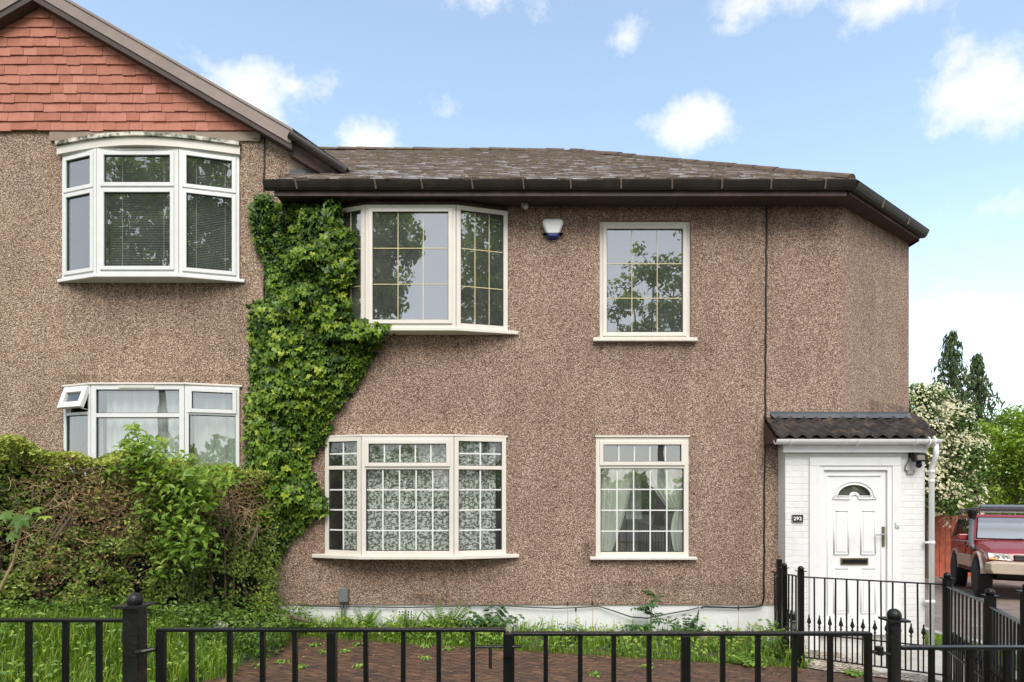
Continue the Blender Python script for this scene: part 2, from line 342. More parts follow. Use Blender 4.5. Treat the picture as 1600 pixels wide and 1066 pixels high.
ST_M = [(0, (.125, .074, .056)), (.16, (.285, .176, .126)), (.36, (.415, .272, .202)), (.58, (.53, .370, .280)), (.76, (.635, .472, .365)), (.90, (.75, .63, .53))]
ST_N = [(0, (.13, .076, .050)), (.14, (.31, .197, .132)), (.34, (.45, .310, .222)), (.58, (.56, .41, .30)), (.78, (.67, .52, .395)), (.91, (.84, .73, .59))]
m_peb = pebble('pebbledash pink brown', ST_M, stains_and_shade=[(-2.9, 6, 5.45, .55, .75), (-2.3, 0, 3.80, .5, .6), (.95, 2.35, 3.70, .5, .55), (-2.4, 0, .98, .35, .6), (.85, 1.05, 1.12, .35, 1.0), (4.7, 5.8, 2.98, .32, .75), (1.0, 3.3, .62, .25, .35), (-1.3, -.8, .47, .12, .7)])  # the wall-wide entry below the eaves is painted shade
m_pebn = pebble('pebbledash tan', ST_N, stains_and_shade=[(.30, 2.65, 4.45, .75, .85), (.3, 2.6, 3.24, .14, .55), (2.7, 3.2, 6.3, 1.4, .45), (-1, .3, 6.3, 1.2, .35)])
m_plinth = M('white plinth paint', (.72, .72, .71), .7, .05, 5, .3, 40, dirt=(.35, .33, .27), dirtlo=.6, dirthi=.85)
m_cement = M('smooth cement', (.265, .205, .16), .85, .2, 4, .3, 50)
m_upvc = M('white window frame', (.68, .68, .67), .35, .03, 6, dirt=(.55, .53, .47), dirtlo=.62, dirthi=.9)
m_cream = M('cream window frame', (.66, .62, .555), .4, .04, 6, dirt=(.48, .42, .33), dirtlo=.6, dirthi=.9)
m_gold = M('gold glazing strip', (.72, .62, .33), .35, .1)
m_wbar = M('white glazing strip', (.70, .70, .68), .4, .03)
m_gasket = M('black rubber gasket', (.02, .02, .02), .6, .1)
m_glass = glassmat('window glass reflective', .36, wob=.028, haze=.075); m_glass2 = glassmat('window glass clear', .13, haze=.03); m_glass3 = glassmat('window glass half reflective', .29, wob=.028, haze=.05)
m_room = M('dark room shade', (.09, .085, .08), .9, .2, 2)  # dark colour stands in for the lack of light indoors
m_brown = M('brown painted eaves', (.055, .030, .024), .5, .25, 5, .2, 40, dirt=(.15, .08, .055), dirtlo=.5, dirthi=.7)
m_gutter = M('dark brown gutter', (.030, .022, .019), .42, .25, 6, spec=.35, dirt=(.075, .055, .045), dirtlo=.56, dirthi=.78)
m_bracket = M('weathered bracket', (.20, .14, .115), .5, .2)
m_soffit = M('dark soffit', (.055, .036, .030), .7, .2)
m_lead = M('lead flashing', (.075, .08, .09), .5, .25, 7, .2, 20)
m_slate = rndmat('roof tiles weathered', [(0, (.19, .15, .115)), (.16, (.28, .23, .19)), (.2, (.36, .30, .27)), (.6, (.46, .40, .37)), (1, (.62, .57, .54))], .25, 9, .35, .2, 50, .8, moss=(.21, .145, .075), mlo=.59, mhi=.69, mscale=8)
m_ridge = rndmat('brown ridge tiles', [(0, (.13, .095, .075)), (1, (.24, .19, .16))], .85, 9, .4, .3, 50, .15, moss=(.17, .11, .05), mlo=.55, mhi=.66, mscale=6)
m_redtile = rndmat('terracotta hung tiles', [(0, (.36, .128, .083)), (.5, (.43, .165, .11)), (1, (.50, .205, .145))], .7, 10, .22, .25, 60, .3)
m_verge = M('brown verge cladding', (.235, .18, .155), .55, .14, 4, .15, 30)
m_ptile = rndmat('porch concrete tiles', [(0, (.028, .022, .021)), (1, (.055, .045, .042))], .55, 9, .4, .35, 70, .4, moss=(.15, .095, .055), mlo=.53, mhi=.68, mscale=6)
m_whiteplastic = M('white plastic', (.71, .71, .70), .42, .03, 5, dirt=(.46, .44, .39), dirtlo=.58, dirthi=.95)
m_doorwhite = M('white door skin', (.73, .73, .73), .36, .015, 4, dirt=(.52, .50, .46), dirtlo=.58, dirthi=.95)
m_black = M('black gloss paint', (.005, .005, .0055), .30, .3, 9, .12, 120, spec=.32, dirt=(.05, .03, .02), dirtlo=.66, dirthi=.80)
m_blackrust = M('black paint with rust', (.010, .0095, .0095), .38, .4, 14, .3, 60, spec=.35, dirt=(.10, .045, .025), dirtlo=.60, dirthi=.72)
m_blackp = M('black plastic', (.007, .007, .0075), .45, .2, spec=.25)
m_cable = M('black cable', (.012, .011, .011), .5, .2)
m_chrome = M('satin metal', (.55, .55, .54), .28, .08, 8, metal=1)
m_brass = M('tarnished brass', (.25, .22, .13), .4, .3, 12, metal=1)
m_greybox = M('grey plastic box', (.13, .145, .145), .55, .1)
m_yellow = M('yellow plastic', (.80, .40, .02), .4, .05)
m_blue = M('dark blue plastic', (.015, .03, .16), .3, .05)
m_digit = M('white digits', (.85, .85, .85), .4, 0)
m_bark = M('grey brown bark', (.12, .085, .06), .9, .35, 12, .8, 40)
m_twig = M('dead brown twigs', (.42, .29, .16), .85, .4, 6)
m_ivystem = M('ivy stem', (.11, .075, .045), .9, .3, 8)
G = lambda *c: c
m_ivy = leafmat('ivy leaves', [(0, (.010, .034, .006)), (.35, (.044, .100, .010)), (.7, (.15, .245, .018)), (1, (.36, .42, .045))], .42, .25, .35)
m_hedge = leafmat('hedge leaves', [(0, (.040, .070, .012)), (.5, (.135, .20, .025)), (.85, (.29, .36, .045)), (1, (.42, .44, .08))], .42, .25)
m_shrub = leafmat('shrub bright leaves', [(0, (.07, .15, .016)), (.5, (.165, .28, .028)), (1, (.33, .43, .06))], .45, .32)
m_under = leafmat('undergrowth leaves', [(0, (.012, .034, .007)), (.5, (.04, .09, .014)), (1, (.14, .24, .03))], .5, .25)
m_grass = leafmat('grass blades', [(0, (.06, .125, .012)), (.5, (.155, .265, .022)), (.9, (.28, .38, .035)), (1, (.36, .34, .12))], .5, .3)
m_weed = leafmat('weed leaves', [(0, (.07, .16, .02)), (.6, (.16, .29, .035)), (1, (.32, .41, .07))], .5, .3)
m_thistle = leafmat('thistle leaves', [(0, (.03, .085, .025)), (1, (.08, .17, .05))], .55, .2)
m_tree1 = leafmat('fresh green foliage', [(0, (.08, .15, .012)), (.5, (.19, .29, .024)), (1, (.36, .45, .06))], .5, .35)
m_haw = leafmat('hawthorn foliage', [(0, (.035, .08, .015)), (1, (.14, .22, .04))], .5, .25)
m_blossom = leafmat('cream blossom', [(0, (.50, .47, .28)), (1, (.72, .69, .50))], .7, .2)
m_conif = leafmat('conifer sprays', [(0, (.025, .05, .018)), (.6, (.075, .125, .04)), (1, (.17, .22, .08))], .6, .15)
m_street = leafmat('street tree foliage', [(0, (.08, .14, .025)), (.6, (.18, .28, .045)), (1, (.30, .42, .08))], .5, .5)
m_fence = M('red brown fence paint', (.38, .085, .045), .75, .25, 5, .3, 40, dirt=(.20, .05, .03), dirtlo=.5, dirthi=.7)
m_net = M('voile curtain', (.62, .64, .62), .9, .06, 3); m_greencurt = M('pale green curtain', (.66, .69, .60), .9, .08, 3)
m_blind = M('grey blind slats', (.34, .36, .33), .5, .08)
# ------------------------------------------------------------------ windows
def ring(mb, o, u, n, u0, u1, z0, z1, wd, n0, n1):
    mb.obox(o, u, n, u0, u0+wd, n0, n1, z0, z1); mb.obox(o, u, n, u1-wd, u1, n0, n1, z0, z1)
    mb.obox(o, u, n, u0+wd, u1-wd, n0, n1, z0, z0+wd); mb.obox(o, u, n, u0+wd, u1-wd, n0, n1, z1-wd, z1)
def window(root, facets, mat, barmat=None, glass=None, barw=.016, name='window', label=None):
    """facets: (a, b, z0, z1, [transom heights], [row spec from the bottom: (sash?, columns, rows)], frame width)"""
    fr = MB(); subs = []
    for (a, b, z0, z1, trs, rows, fw) in facets:
        o = Vector((a[0], a[1], 0)); d = Vector((b[0]-a[0], b[1]-a[1], 0)); Lg = d.length; u = d / Lg; n = Vector((u.y, -u.x, 0))
        ring(fr, o, u, n, 0, Lg, z0, z1, fw, -.035, .03)
        for t in trs: fr.obox(o, u, n, fw, Lg-fw, -.033, .028, t-fw*.42, t+fw*.42)
        lv = [z0+fw] + [x for t in trs for x in (t-fw*.42, t+fw*.42)] + [z1-fw]
        for i, (sash, nx, ny) in enumerate(rows):
            q0, q1 = lv[2*i], lv[2*i+1]; u0, u1 = fw, Lg-fw
            if sash:
                s = MB(); sw = .047; e = .012
                ring(s, o, u, n, u0-e, u1+e, q0-e, q1+e, sw, .005, .046)
                s.mi = 1; ring(s, o, u, n, u0-e+sw, u1+e-sw, q0-e+sw, q1+e-sw, .007, .006, .030)
                subs.append(('sash', s, [mat, m_gasket], .004)); u0 += sw-e; u1 -= sw-e; q0 += sw-e; q1 -= sw-e; pn = .016
            else:
                fr.mi = 1; ring(fr, o, u, n, u0, u1, q0, q1, .008, -.03, .018); fr.mi = 0; pn = .004
            g = MB(); c = lambda uu, zz: o + u*uu + n*pn + Vector((0,0,zz))
            g.add([c(u0+.004,q0+.004), c(u1-.004,q0+.004), c(u1-.004,q1-.004), c(u0+.004,q1-.004)], [(0,1,2,3)])
            subs.append(('pane', g, glass or m_glass, 0))
            if nx * ny > 1:
                k = MB()
                for j in range(1, nx):
                    x = u0 + (u1-u0)*j/nx; k.obox(o, u, n, x-barw/2, x+barw/2, pn+.002, pn+.008, q0, q1)
                for j in range(1, ny):
                    z = q0 + (q1-q0)*j/ny; k.obox(o, u, n, u0, u1, pn+.003, pn+.007, z-barw/2, z+barw/2)
                subs.append(('glazing_bar', k, barmat or m_wbar, 0))
    w_ = fr.build(name, [mat, m_gasket], root, bevel=.004)
    if label: w_['label'] = label
    for nm, mb, mt, bv in subs: mb.build(nm, mt, w_, bevel=bv, fix=nm != 'pane')
    return w_
def bayboard(name, win, pts, z0, z1, outw, ext, mat, back=.0):
    """board following the bay plan: pts = four plan points, pushed outward"""
    (x0,y0),(x1,y1),(x2,y2),(x3,y3) = pts
    p = [(x0-ext,back),(x0-ext,y0-outw*.6),(x1-outw*.3,y1-outw),(x2+outw*.3,y2-outw),(x3+ext,y3-outw*.6),(x3+ext,back)]
    mb = MB(); mb.prism([(a,b,z0) for a,b in p], (0,0,z1-z0)); return mb.build(name, mat, win, bevel=.006)
def wall_holes(mb, X0, X1, Z0, Z1, holes, Y=0.0, dep=.12):
    xs = sorted({X0, X1} | {h[0] for h in holes} | {h[1] for h in holes}); zs = sorted({Z0, Z1} | {h[2] for h in holes} | {h[3] for h in holes})
    for i in range(len(xs)-1):
        for j in range(len(zs)-1):
            cx, cz = (xs[i]+xs[i+1])/2, (zs[j]+zs[j+1])/2
            if any(h[0]<cx<h[1] and h[2]<cz<h[3] for h in holes): continue
            mb.add([(xs[i],Y,zs[j]),(xs[i+1],Y,zs[j]),(xs[i+1],Y,zs[j+1]),(xs[i],Y,zs[j+1])], [(0,1,2,3)])
    for (a,b,c,d) in holes:
        mb.add([(a,Y,c),(b,Y,c),(b,Y,d),(a,Y,d),(a,Y+dep,c),(b,Y+dep,c),(b,Y+dep,d),(a,Y+dep,d)], [(0,4,5,1),(1,5,6,2),(2,6,7,3),(3,7,4,0)])
def room(mb, x0, x1, z0, z1, y1=2.6, y0=.13):
    mb.add([(x0,y0,z0),(x1,y0,z0),(x1,y1,z0),(x0,y1,z0),(x0,y0,z1),(x1,y0,z1),(x1,y1,z1),(x0,y1,z1)], [(0,1,2,3),(7,6,5,4),(1,2,6,5),(2,3,7,6),(3,0,4,7)])
    # front wall inside face is closed by the outer wall

# ------------------------------------------------------------------ main house
house = thing('house', 'pink brown pebble-dashed house with tiled hipped roof, white porch and numbered front door', 'house', (0, 0, 0))
XL, XC, WE = -2.95, 4.166, (5.746, 1.15)
ZE = 5.44
M1 = [(-2.34, 0), (-1.80, -.17), (-.69, -.17), (-.06, 0)];  m1z = (3.84, 5.345)
M2 = [(-2.34, 0), (-1.845, -.18), (-.715, -.18), (-.08, 0)]; m2z = (1.04, 2.50)
W1 = (PX(937), PX(1080), 3.745, 5.245); W2 = (PX(931), PX(1076), 1.0, 2.51)
holes = [(M1[0][0]+.01, M1[3][0]-.01, m1z[0], m1z[1]), (M2[0][0]+.01, M2[3][0]-.01, m2z[0], m2z[1]), W1, W2]
mb = MB(); wall_holes(mb, XL, XC, .40, ZE, holes)
def quad(mb, a, b, z0, z1): mb.add([(a[0],a[1],z0),(b[0],b[1],z0),(b[0],b[1],z1),(a[0],a[1],z1)], [(0,1,2,3)])
quad(mb, (XC,0), WE, .40, ZE); quad(mb, WE, (WE[0],8.2), -.7, ZE); quad(mb, (WE[0],8.2), (-2.2,8.2), -.7, ZE); quad(mb, (-2.2,8.2), (-2.2,.6), -.7, ZE)
# rendered lower edge of the pebbledash, standing proud of the plinth
mb.add([(XL,0,.40),(XC,0,.40),(XC,.03,.40),(XL,.03,.40)], [(0,1,2,3)])
mb.build('wall', m_peb, house, fix=False)
mb = MB(); quad(mb, (XL,.022), (XC,.022), -.6, .40); quad(mb, (XC,.022), WE, -.9, .40); mb.build('plinth', m_plinth, house)
mb = MB(); mb.box(PX(621), PX(646), -.004, .02, PZ(968), PZ(953))
for i in range(5):
    for j in range(3): mb.mi = 1; x = PX(623.2 + i*4.7); z = PZ(966 - j*4.4); mb.box(x, x+.016, -.006, .0, z, z+.02)
mb.build('air_brick', [m_plinth, m_blackp], house)
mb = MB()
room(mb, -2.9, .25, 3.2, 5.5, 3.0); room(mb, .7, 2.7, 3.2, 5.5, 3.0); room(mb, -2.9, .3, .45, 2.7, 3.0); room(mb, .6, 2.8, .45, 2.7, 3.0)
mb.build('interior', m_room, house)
# windows
FB = .055
window_m1 = window(house, [(M1[0], M1[1], *m1z, [], [(0,3,3)], FB), (M1[1], M1[2], *m1z, [], [(1,3,3)], FB), (M1[2], M1[3], *m1z, [], [(0,3,3)], FB)], m_cream, m_gold, m_glass, .007, label='upper bay window with thin gold glazing strips')
bayboard('sill', window_m1, M1, m1z[0]-.045, m1z[0], .05, .14, m_cream)
bayboard('head', window_m1, M1, m1z[1], m1z[1]+.06, .02, .0, m_brown)
window_m2 = window(house, [(M2[0], M2[1], *m2z, [2.12], [(0,2,4),(0,2,2)], FB), (M2[1], M2[2], *m2z, [2.12], [(0,5,4),(1,5,1)], FB), (M2[2], M2[3], *m2z, [2.12], [(0,2,4),(0,2,2)], FB)], m_cream, m_wbar, m_glass2, .017, label='lower bay window with white glazing grid')
bayboard('sill', window_m2, M2, m2z[0]-.045, m2z[0], .07, .17, m_cream)
bayboard('head', window_m2, M2, m2z[1], m2z[1]+.025, .035, .03, m_cream)
window_w1 = window(house, [((W1[0], .075), (W1[1], .075), W1[2], W1[3], [], [(1,3,3)], .06)], m_cream, m_gold, m_glass, .007, label='single upper window with thin gold glazing strips')
mb = MB(); mb.box(W1[0]-.09, W1[1]+.06, -.07, .10, W1[2]-.04, W1[2]+.005); mb.build('sill', m_cream, window_w1, bevel=.006)
window_w2 = window(house, [((W2[0], .03), (W2[1], .03), W2[2], W2[3], [2.14], [(0,5,4),(1,5,1)], .06)], m_cream, m_wbar, m_glass3, .015, label='single lower window with white glazing grid')
mb = MB(); mb.box(W2[0]-.08, W2[1]+.09, -.07, .055, W2[2]-.03, W2[2]+.005); mb.build('sill', m_cream, window_w2, bevel=.006)
mb = MB(); mb.box(W2[0]-.012, W2[1]+.012, -.02, .05, W2[3], W2[3]+.02); mb.build('head', m_cream, window_w2)
# eaves
A, B, Rg = Vector((4.05, -.35, 0)), Vector((5.80, 1.0, 0)), Vector((.98, 4.0, 8.33))
XE = PX(428, -.35)
dAB = (B - A).normalized(); nAB = Vector((dAB.y, -dAB.x, 0))
mb = MB(); mb.box(XE, A.x-.02, -.345, -.315, 5.385, 5.50)
mb.obox(A, dAB, nAB, .02, (B-A).length, -.02, .0, 5.41, 5.50); mb.obox(B, Vector((0,1,0)), Vector((1,0,0)), 0, 7.2, -.02, 0, 5.385, 5.50)
mb.build('fascia', m_brown, house)
mb = MB(); mb.prism([(XE,-.32,5.415),(A.x-.01,-.32,5.415),(B.x-.02,B.y+.02,5.415),(B.x-.02,8.2,5.415),(WE[0]-.12,8.2,5.415),(WE[0]-.12,WE[1]+.05,5.415),(XC-.05,.06,5.415),(XE,.06,5.415)], (0,0,.02)); mb.build('soffit', m_soffit, house)
def gutter_mesh(mb, p, q, r=.062, drop=.0, ogee=True):
    p = Vector(p); q = Vector(q); d = (q-p).normalized(); n = Vector((d.y, -d.x, 0)).normalized(); k = Vector((0,0,1))
    if ogee: prof = [(-.005,.045),(-.005,-.045),(.035,-.05),(.06,-.03),(.078,.0),(.092,.03),(.098,.047),(.088,.047),(.076,.02),(.05,-.03),(.01,-.037),(.01,.045)]
    else: prof = [(.06+.058*math.cos(a), .03+.062*math.sin(a)) for a in [math.pi + math.pi*i/10 for i in range(11)]] + [(.112,.03),(.06,-.024),(.008,.03)]
    m = len(prof); vs = [p + n*a + k*b for a, b in prof] + [q + n*a + k*b for a, b in prof]
    mb.add(vs, [(i, (i+1)%m, m+(i+1)%m, m+i) for i in range(m)] + [tuple(range(m)), tuple(range(2*m-1, m-1, -1))])
mb = MB(); GZ0 = 5.487; gutter_mesh(mb, (PX(412,-.4), -.346, GZ0), (A.x+.05, -.346, GZ0)); gutter_mesh(mb, A + nAB*.003 + dAB*.04 + Vector((0,0,GZ0)), B + nAB*.003 + dAB*.08 + Vector((0,0,GZ0)))
gutter_mesh(mb, (B.x+.003, B.y-.02, GZ0), (B.x+.003, 8.2, GZ0))
gut = mb.build('gutter', m_gutter, house, fix=True)
mb = MB()
for px in (461, 585, 658, 737, 817, 891, 970, 1050, 1128, 1205, 1290):
    x = PX(px, -.44); mb = MB(); mb.bar((x, -.452, GZ0+.04), (x+.012, -.405, GZ0-.045), .018, .006, (0,1,0)); mb.bar((x, -.451, GZ0+.045), (x, -.35, GZ0+.05), .02, .005); mb.build('bracket', m_bracket, gut)
for t in (.35, .72): c = A + (B-A)*t + nAB*.098; mb = MB(); mb.bar(c+Vector((0,0,GZ0+.05)), c - nAB*.03 + Vector((0,0,GZ0-.05)), .022, .008, nAB); mb.build('bracket', m_bracket, gut)
# roof
E0 = Vector((0, -.43, 5.53)); RY, RZ = 4.0, 8.33; sl_ = Vector((0, RY-E0.y, RZ-E0.z)); SL = sl_.length; sl_ /= SL; nn = Vector((0, -sl_.z, sl_.y))
mb = MB(); mb.rv = .4
A5, B5 = Vector((4.12,-.43,5.53)), Vector((5.88,.93,5.53)); Cb, Db = Vector((5.88,8.3,5.53)), Vector((-4.4,8.3,5.53))
lf = Vector((-4.4, 4.0, RZ))
mb.add([Vector((-2.85,-.40,5.53)), Vector((4.08,-.40,5.53)), Rg, lf, Vector((-2.2,.5,6.09))], [(0,1,2,3,4)])
mb.add([A5, B5, Rg], [(0,1,2)]); mb.add([B5, Cb, Rg], [(0,1,2)]); mb.add([Cb, Db, lf, Rg], [(0,1,2,3)])
roof = mb.build('roof', m_slate, house, attr=True)
mb = MB(); expo, tw = .135, .185
nrow = int(SL / expo)
for i in range(nrow + 1):
    s0 = i * expo
    if s0 + .03 > SL: break
    x = -4.6 + (i % 2) * tw / 2 + random.uniform(-.02, .02)
    while x < 4.4:
        wt = tw + random.uniform(-.006, .006); y = E0.y + sl_.y * s0; xm = x + wt/2
        hx = .98 + (RY - y) / (RY - E0.y) * (4.09 - .98)
        lx = -2.83 + max(0, y) * 2.4 if y < .28 else -2.16 - (y - .28) * 1.5
        if xm < hx and xm > lx:
            mb.rv = min(1, max(.22, random.gauss(.6, .22))); th = random.uniform(.002, .016); ds = random.uniform(-.016, .016)
            lift = random.uniform(0, .005); ln = expo * 1.25
            p = E0 + sl_ * (s0 + ds); a = Vector((x + .004, 0, 0)); b = Vector((x + wt - .004, 0, 0))
            up0 = nn * (th + .012 + lift); up1 = nn * (.010)
            q = p + sl_ * min(ln, SL - s0 + .02); q0 = p - nn * .004
            sk = Vector((0, 0, random.uniform(-.004, .004)))
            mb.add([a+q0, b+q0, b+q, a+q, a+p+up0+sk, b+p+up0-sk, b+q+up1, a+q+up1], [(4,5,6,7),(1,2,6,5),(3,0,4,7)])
            mb.rv = random.uniform(.0, .16); mb.add([a+q0, b+q0, b+p+up0-sk-a*0-b+b, a+p+up0+sk], [(0,1,2,3)])  # tile fronts coloured darker: painted edge shade along with moss
        x += wt
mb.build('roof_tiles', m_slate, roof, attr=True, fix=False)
mb = MB()
for i in range(520):                                # cushions of moss caught along the tile edges
    s0 = int(random.random()**.8*nrow)*expo; x = random.uniform(-4, 4); y = E0.y + sl_.y*s0; hx = .98 + (RY-y)/(RY-E0.y)*3.17
    if x > hx-.1 or x < (-2.75 + max(0,y)*2.4 if y < .28 else -2.1-(y-.28)*1.5): continue
    c = E0 + sl_*(s0 + random.uniform(-.01,.02)) + nn*.016 + Vector((x,0,0)); r_ = random.uniform(.008,.022); n_ = 7; vs = []
    for k_ in range(n_): a_ = 2*math.pi*k_/n_; vs.append(c + Vector((math.cos(a_)*r_*random.uniform(1.2,2.8),0,0)) + sl_*math.sin(a_)*r_ )
    
    for k_ in range(n_): a_ = 2*math.pi*k_/n_; vs.append((vs[k_] - c)*.7 + c + nn*r_*.55)
    vs.append(c + nn*r_*.7); mb.add(vs, [(k_,(k_+1)%n_,n_+(k_+1)%n_,n_+k_) for k_ in range(n_)] + [(n_+k_,n_+(k_+1)%n_,2*n_) for k_ in range(n_)])
mb.build('moss', M('brown green moss', (.13,.09,.04), .95, .5, 5, .6, 60), roof)['kind'] = 'stuff'
mb = MB()
def caps(mb, p, q, ln, r):
    p = Vector(p); q = Vector(q); d = (q-p); n = int(d.length/ln); d.normalize(); sd = d.cross(Vector((0,0,1))).normalized(); up = sd.cross(d)
    for i in range(n):
        mb.rv = random.uniform(0,.5)**1.5; a = p + d*(i*ln); b = p + d*((i+1)*ln - .006); rr = r*random.uniform(.95,1.05); dz = Vector((0,0,random.uniform(-.006,.008)))
        vs = []; 
        for e, k in ((a,1.06),(b,.97)):
            for t in range(7):
                an = math.pi * t / 6; vs.append(e + dz + sd*math.cos(an)*rr*k + up*(math.sin(an)*rr*.75*k - .02))
        mb.add(vs, [(t,t+1,8+t,7+t) for t in range(6)] + [tuple(range(7))[::-1], tuple(range(7,14))])
caps(mb, (-4.4,4,RZ+.01), (1.0,4,RZ-.02), .36, .10); mb.build('ridge_tiles', m_ridge, roof, attr=True, fix=False); mb = MB(); caps(mb, (4.06,-.40,5.56), Rg+Vector((0,0,.02)), .36, .085)
mb.build('hip_tiles', m_ridge, roof, attr=True, fix=False)
mb = MB(); fl = Vector((-2.79,-.0,0))
mb.add([(-2.80,-.01,5.80),(-2.14,.27,5.985),(-2.12,.22,6.0-.04),(-2.74,-.10,5.765)], [(0,1,2,3)]); mb.add([(-2.80,-.012,5.79),(-2.14,.262,5.98),(-2.14,.26,6.08),(-2.80,-.014,5.87)], [(0,1,2,3)])
mb.build('flashing', m_lead, roof)

# ------------------------------------------------------------------ porch (parts of the house)
PY = -.20; PL, PR = PX(1227, PY), PX(1445, PY); pz0, pz1 = -.42, PZ(690, PY)
def mat_paintedbrick():
    m, nt, b, o = newmat('white painted brick')
    tc = N(nt, 'ShaderNodeTexCoord'); mp = N(nt, 'ShaderNodeMapping'); mp.inputs['Rotation'].default_value = (R(90), 0, 0); L(nt, tc, 'Object', mp, 0)
    # brick coordinates: along the wall (x or y) and height
    sx = N(nt, 'ShaderNodeSeparateXYZ'); L(nt, tc, 'Object', sx, 0); ad = N(nt, 'ShaderNodeMath', operation='ADD'); L(nt, sx, 0, ad, 0); L(nt, sx, 1, ad, 1)
    cb = N(nt, 'ShaderNodeCombineXYZ'); L(nt, ad, 0, cb, 0); L(nt, sx, 2, cb, 1)
    no = N(nt, 'ShaderNodeTexNoise', in_Scale=9.0, in_Detail=5.0); L(nt, tc, 'Object', no, 'Vector')
    dv = N(nt, 'ShaderNodeVectorMath', operation='MULTIPLY_ADD'); L(nt, no, 'Color', dv, 0); dv.inputs[1].default_value = (.03, .030, 0); L(nt, cb, 0, dv, 2)
    br = N(nt, 'ShaderNodeTexBrick', in_Scale=1.0, in_Mortar_Size=.006, in_Mortar_Smooth=.5, in_Brick_Width=.225, in_Row_Height=.0745); L(nt, dv, 0, br, 'Vector')
    br.inputs['Color1'].default_value = (1,1,1,1); br.inputs['Color2'].default_value = (1,1,1,1); br.inputs['Mortar'].default_value = (0,0,0,1)
    n2 = N(nt, 'ShaderNodeTexNoise', in_Scale=60.0, in_Detail=5.0); L(nt, tc, 'Object', n2, 'Vector')
    hm = N(nt, 'ShaderNodeMath', operation='MULTIPLY_ADD'); L(nt, n2, 0, hm, 0); hm.inputs[1].default_value = .45; L(nt, br, 'Color', hm, 2)
    bp = N(nt, 'ShaderNodeBump', in_Strength=.55, in_Distance=.008); L(nt, hm, 0, bp, 'Height'); L(nt, bp, 0, b, 'Normal')
    n3 = N(nt, 'ShaderNodeTexNoise', in_Scale=3.0, in_Detail=8.0, in_Roughness=.7); L(nt, tc, 'Object', n3, 'Vector')
    r = ramp(nt, [(.3, (.63, .62, .59)), (.6, (.72, .72, .71))]); L(nt, n3, 0, r, 0)
    mx = N(nt, 'ShaderNodeMix', data_type='RGBA', blend_type='MULTIPLY'); mx.inputs[0].default_value = .035; L(nt, r, 0, mx, 6); L(nt, br, 'Color', mx, 7)
    
    sz = N(nt, 'ShaderNodeMapRange'); L(nt, sx, 2, sz, 0); sz.inputs[1].default_value = .55; sz.inputs[2].default_value = -.25     # mud splashed up from the gravel
    gm = N(nt, 'ShaderNodeMath', operation='MULTIPLY'); L(nt, sz, 0, gm, 0); ng = N(nt, 'ShaderNodeMapRange'); L(nt, n3, 0, ng, 0); ng.inputs[1].default_value = .38; ng.inputs[2].default_value = .68; L(nt, ng, 0, gm, 1)
    mg = N(nt, 'ShaderNodeMix', data_type='RGBA'); L(nt, gm, 0, mg, 0); L(nt, mx, 2, mg, 6); mg.inputs[7].default_value = (.36, .32, .25, 1)
    L(nt, mg, 2, b, 'Base Color'); b.inputs['Roughness'].default_value = .55; return m
m_wbrick = mat_paintedbrick()
tx0, tx1, tz1 = PX(1264, PY), PX(1406, PY), PZ(715, PY)          # flat trim boards round the door
dx0, dx1, dz0, dz1 = PX(1280, PY), PX(1393, PY), PZ(975, PY), PZ(728, PY)
mb = MB()
mb.box(PL, dx0, PY, PY+.12, pz0, pz1); mb.box(dx1, PR, PY, PY+.12, pz0, pz1); mb.box(dx0, dx1, PY, PY+.12, dz1, pz1); mb.box(dx0, dx1, PY, PY+.12, pz0, dz0-.12)
mb.box(PL, PL+.1, PY+.12, .03, pz0, pz1); mb.box(PR-.1, PR, PY+.12, .72, pz0, pz1)
porch = mb.build('porch', m_wbrick, house)
mb = MB(); mb.box(tx0, dx0, PY-.022, PY-.002, pz0+.3, dz1); mb.box(dx1, tx1, PY-.022, PY-.002, pz0+.3, dz1); mb.box(tx0, tx1, PY-.024, PY-.003, dz1, tz1); mb.build('trim_board', m_whiteplastic, porch, bevel=.004)
mb = MB(); mb.box(dx0-.02, dx1+.02, PY-.07, PY+.05, dz0-.12, dz0); mb.build('door_step', m_plinth, porch, bevel=.008)
mb = MB(); fz0, fz1 = PZ(707, -.26), PZ(686, -.26); mb.box(PX(1223,-.26), PX(1447,-.26), -.285, -.26, fz0, fz1); mb.box(PX(1223,-.26), PX(1447,-.26), -.258, PY+.0, fz0+.01, fz0+.03); mb.build('porch_fascia', m_whiteplastic, porch)
mb = MB(); gy = -.287; gzz = PZ(690, -.34)-.005; gutter_mesh(mb, (PX(1211,-.34), gy, gzz), (PX(1467,-.34), gy, gzz), ogee=False)
pg = mb.build('porch_gutter', m_whiteplastic, porch, fix=True)
mb = MB()
for px in (1234, 1338, 1428):
    x = PX(px, -.34); pts = [(x, gy-.06-.064*math.cos(a), gzz+.03+.068*math.sin(a)) for a in [math.pi*i/8 + math.pi for i in range(9)]]
    mb = MB()
    for q0, q1 in zip(pts[:-1], pts[1:]): mb.bar(q0, q1, .012, .034, (1,0,0))
    mb.build('gutter_clip', m_whiteplastic, porch)
x = PX(1450,-.34); mb = MB()
for dx in (-.02, .04): mb.tube([(x+dx, gy-.06, gzz-.0), (x+dx+.012, gy-.06, gzz-.0)], .066, 14)
mb.build('gutter_joint', m_whiteplastic, porch)
dpx = PX(1454, -.25); mb = MB(); yy = -.27
mb.tube([(dpx, -.345, gzz-.02), (dpx, -.345, PZ(712,-.3)), (dpx, yy-.03, PZ(722,-.3)), (dpx, yy, PZ(730,-.3)), (dpx, yy, -.35)], .030, 14)
for z in (PZ(737,-.27), PZ(752,-.27), PZ(848,-.27), PZ(940,-.27)): mb.lathe((dpx, yy, z), [(.030,-.02),(.036,-.018),(.036,.018),(.030,.02)], 14)
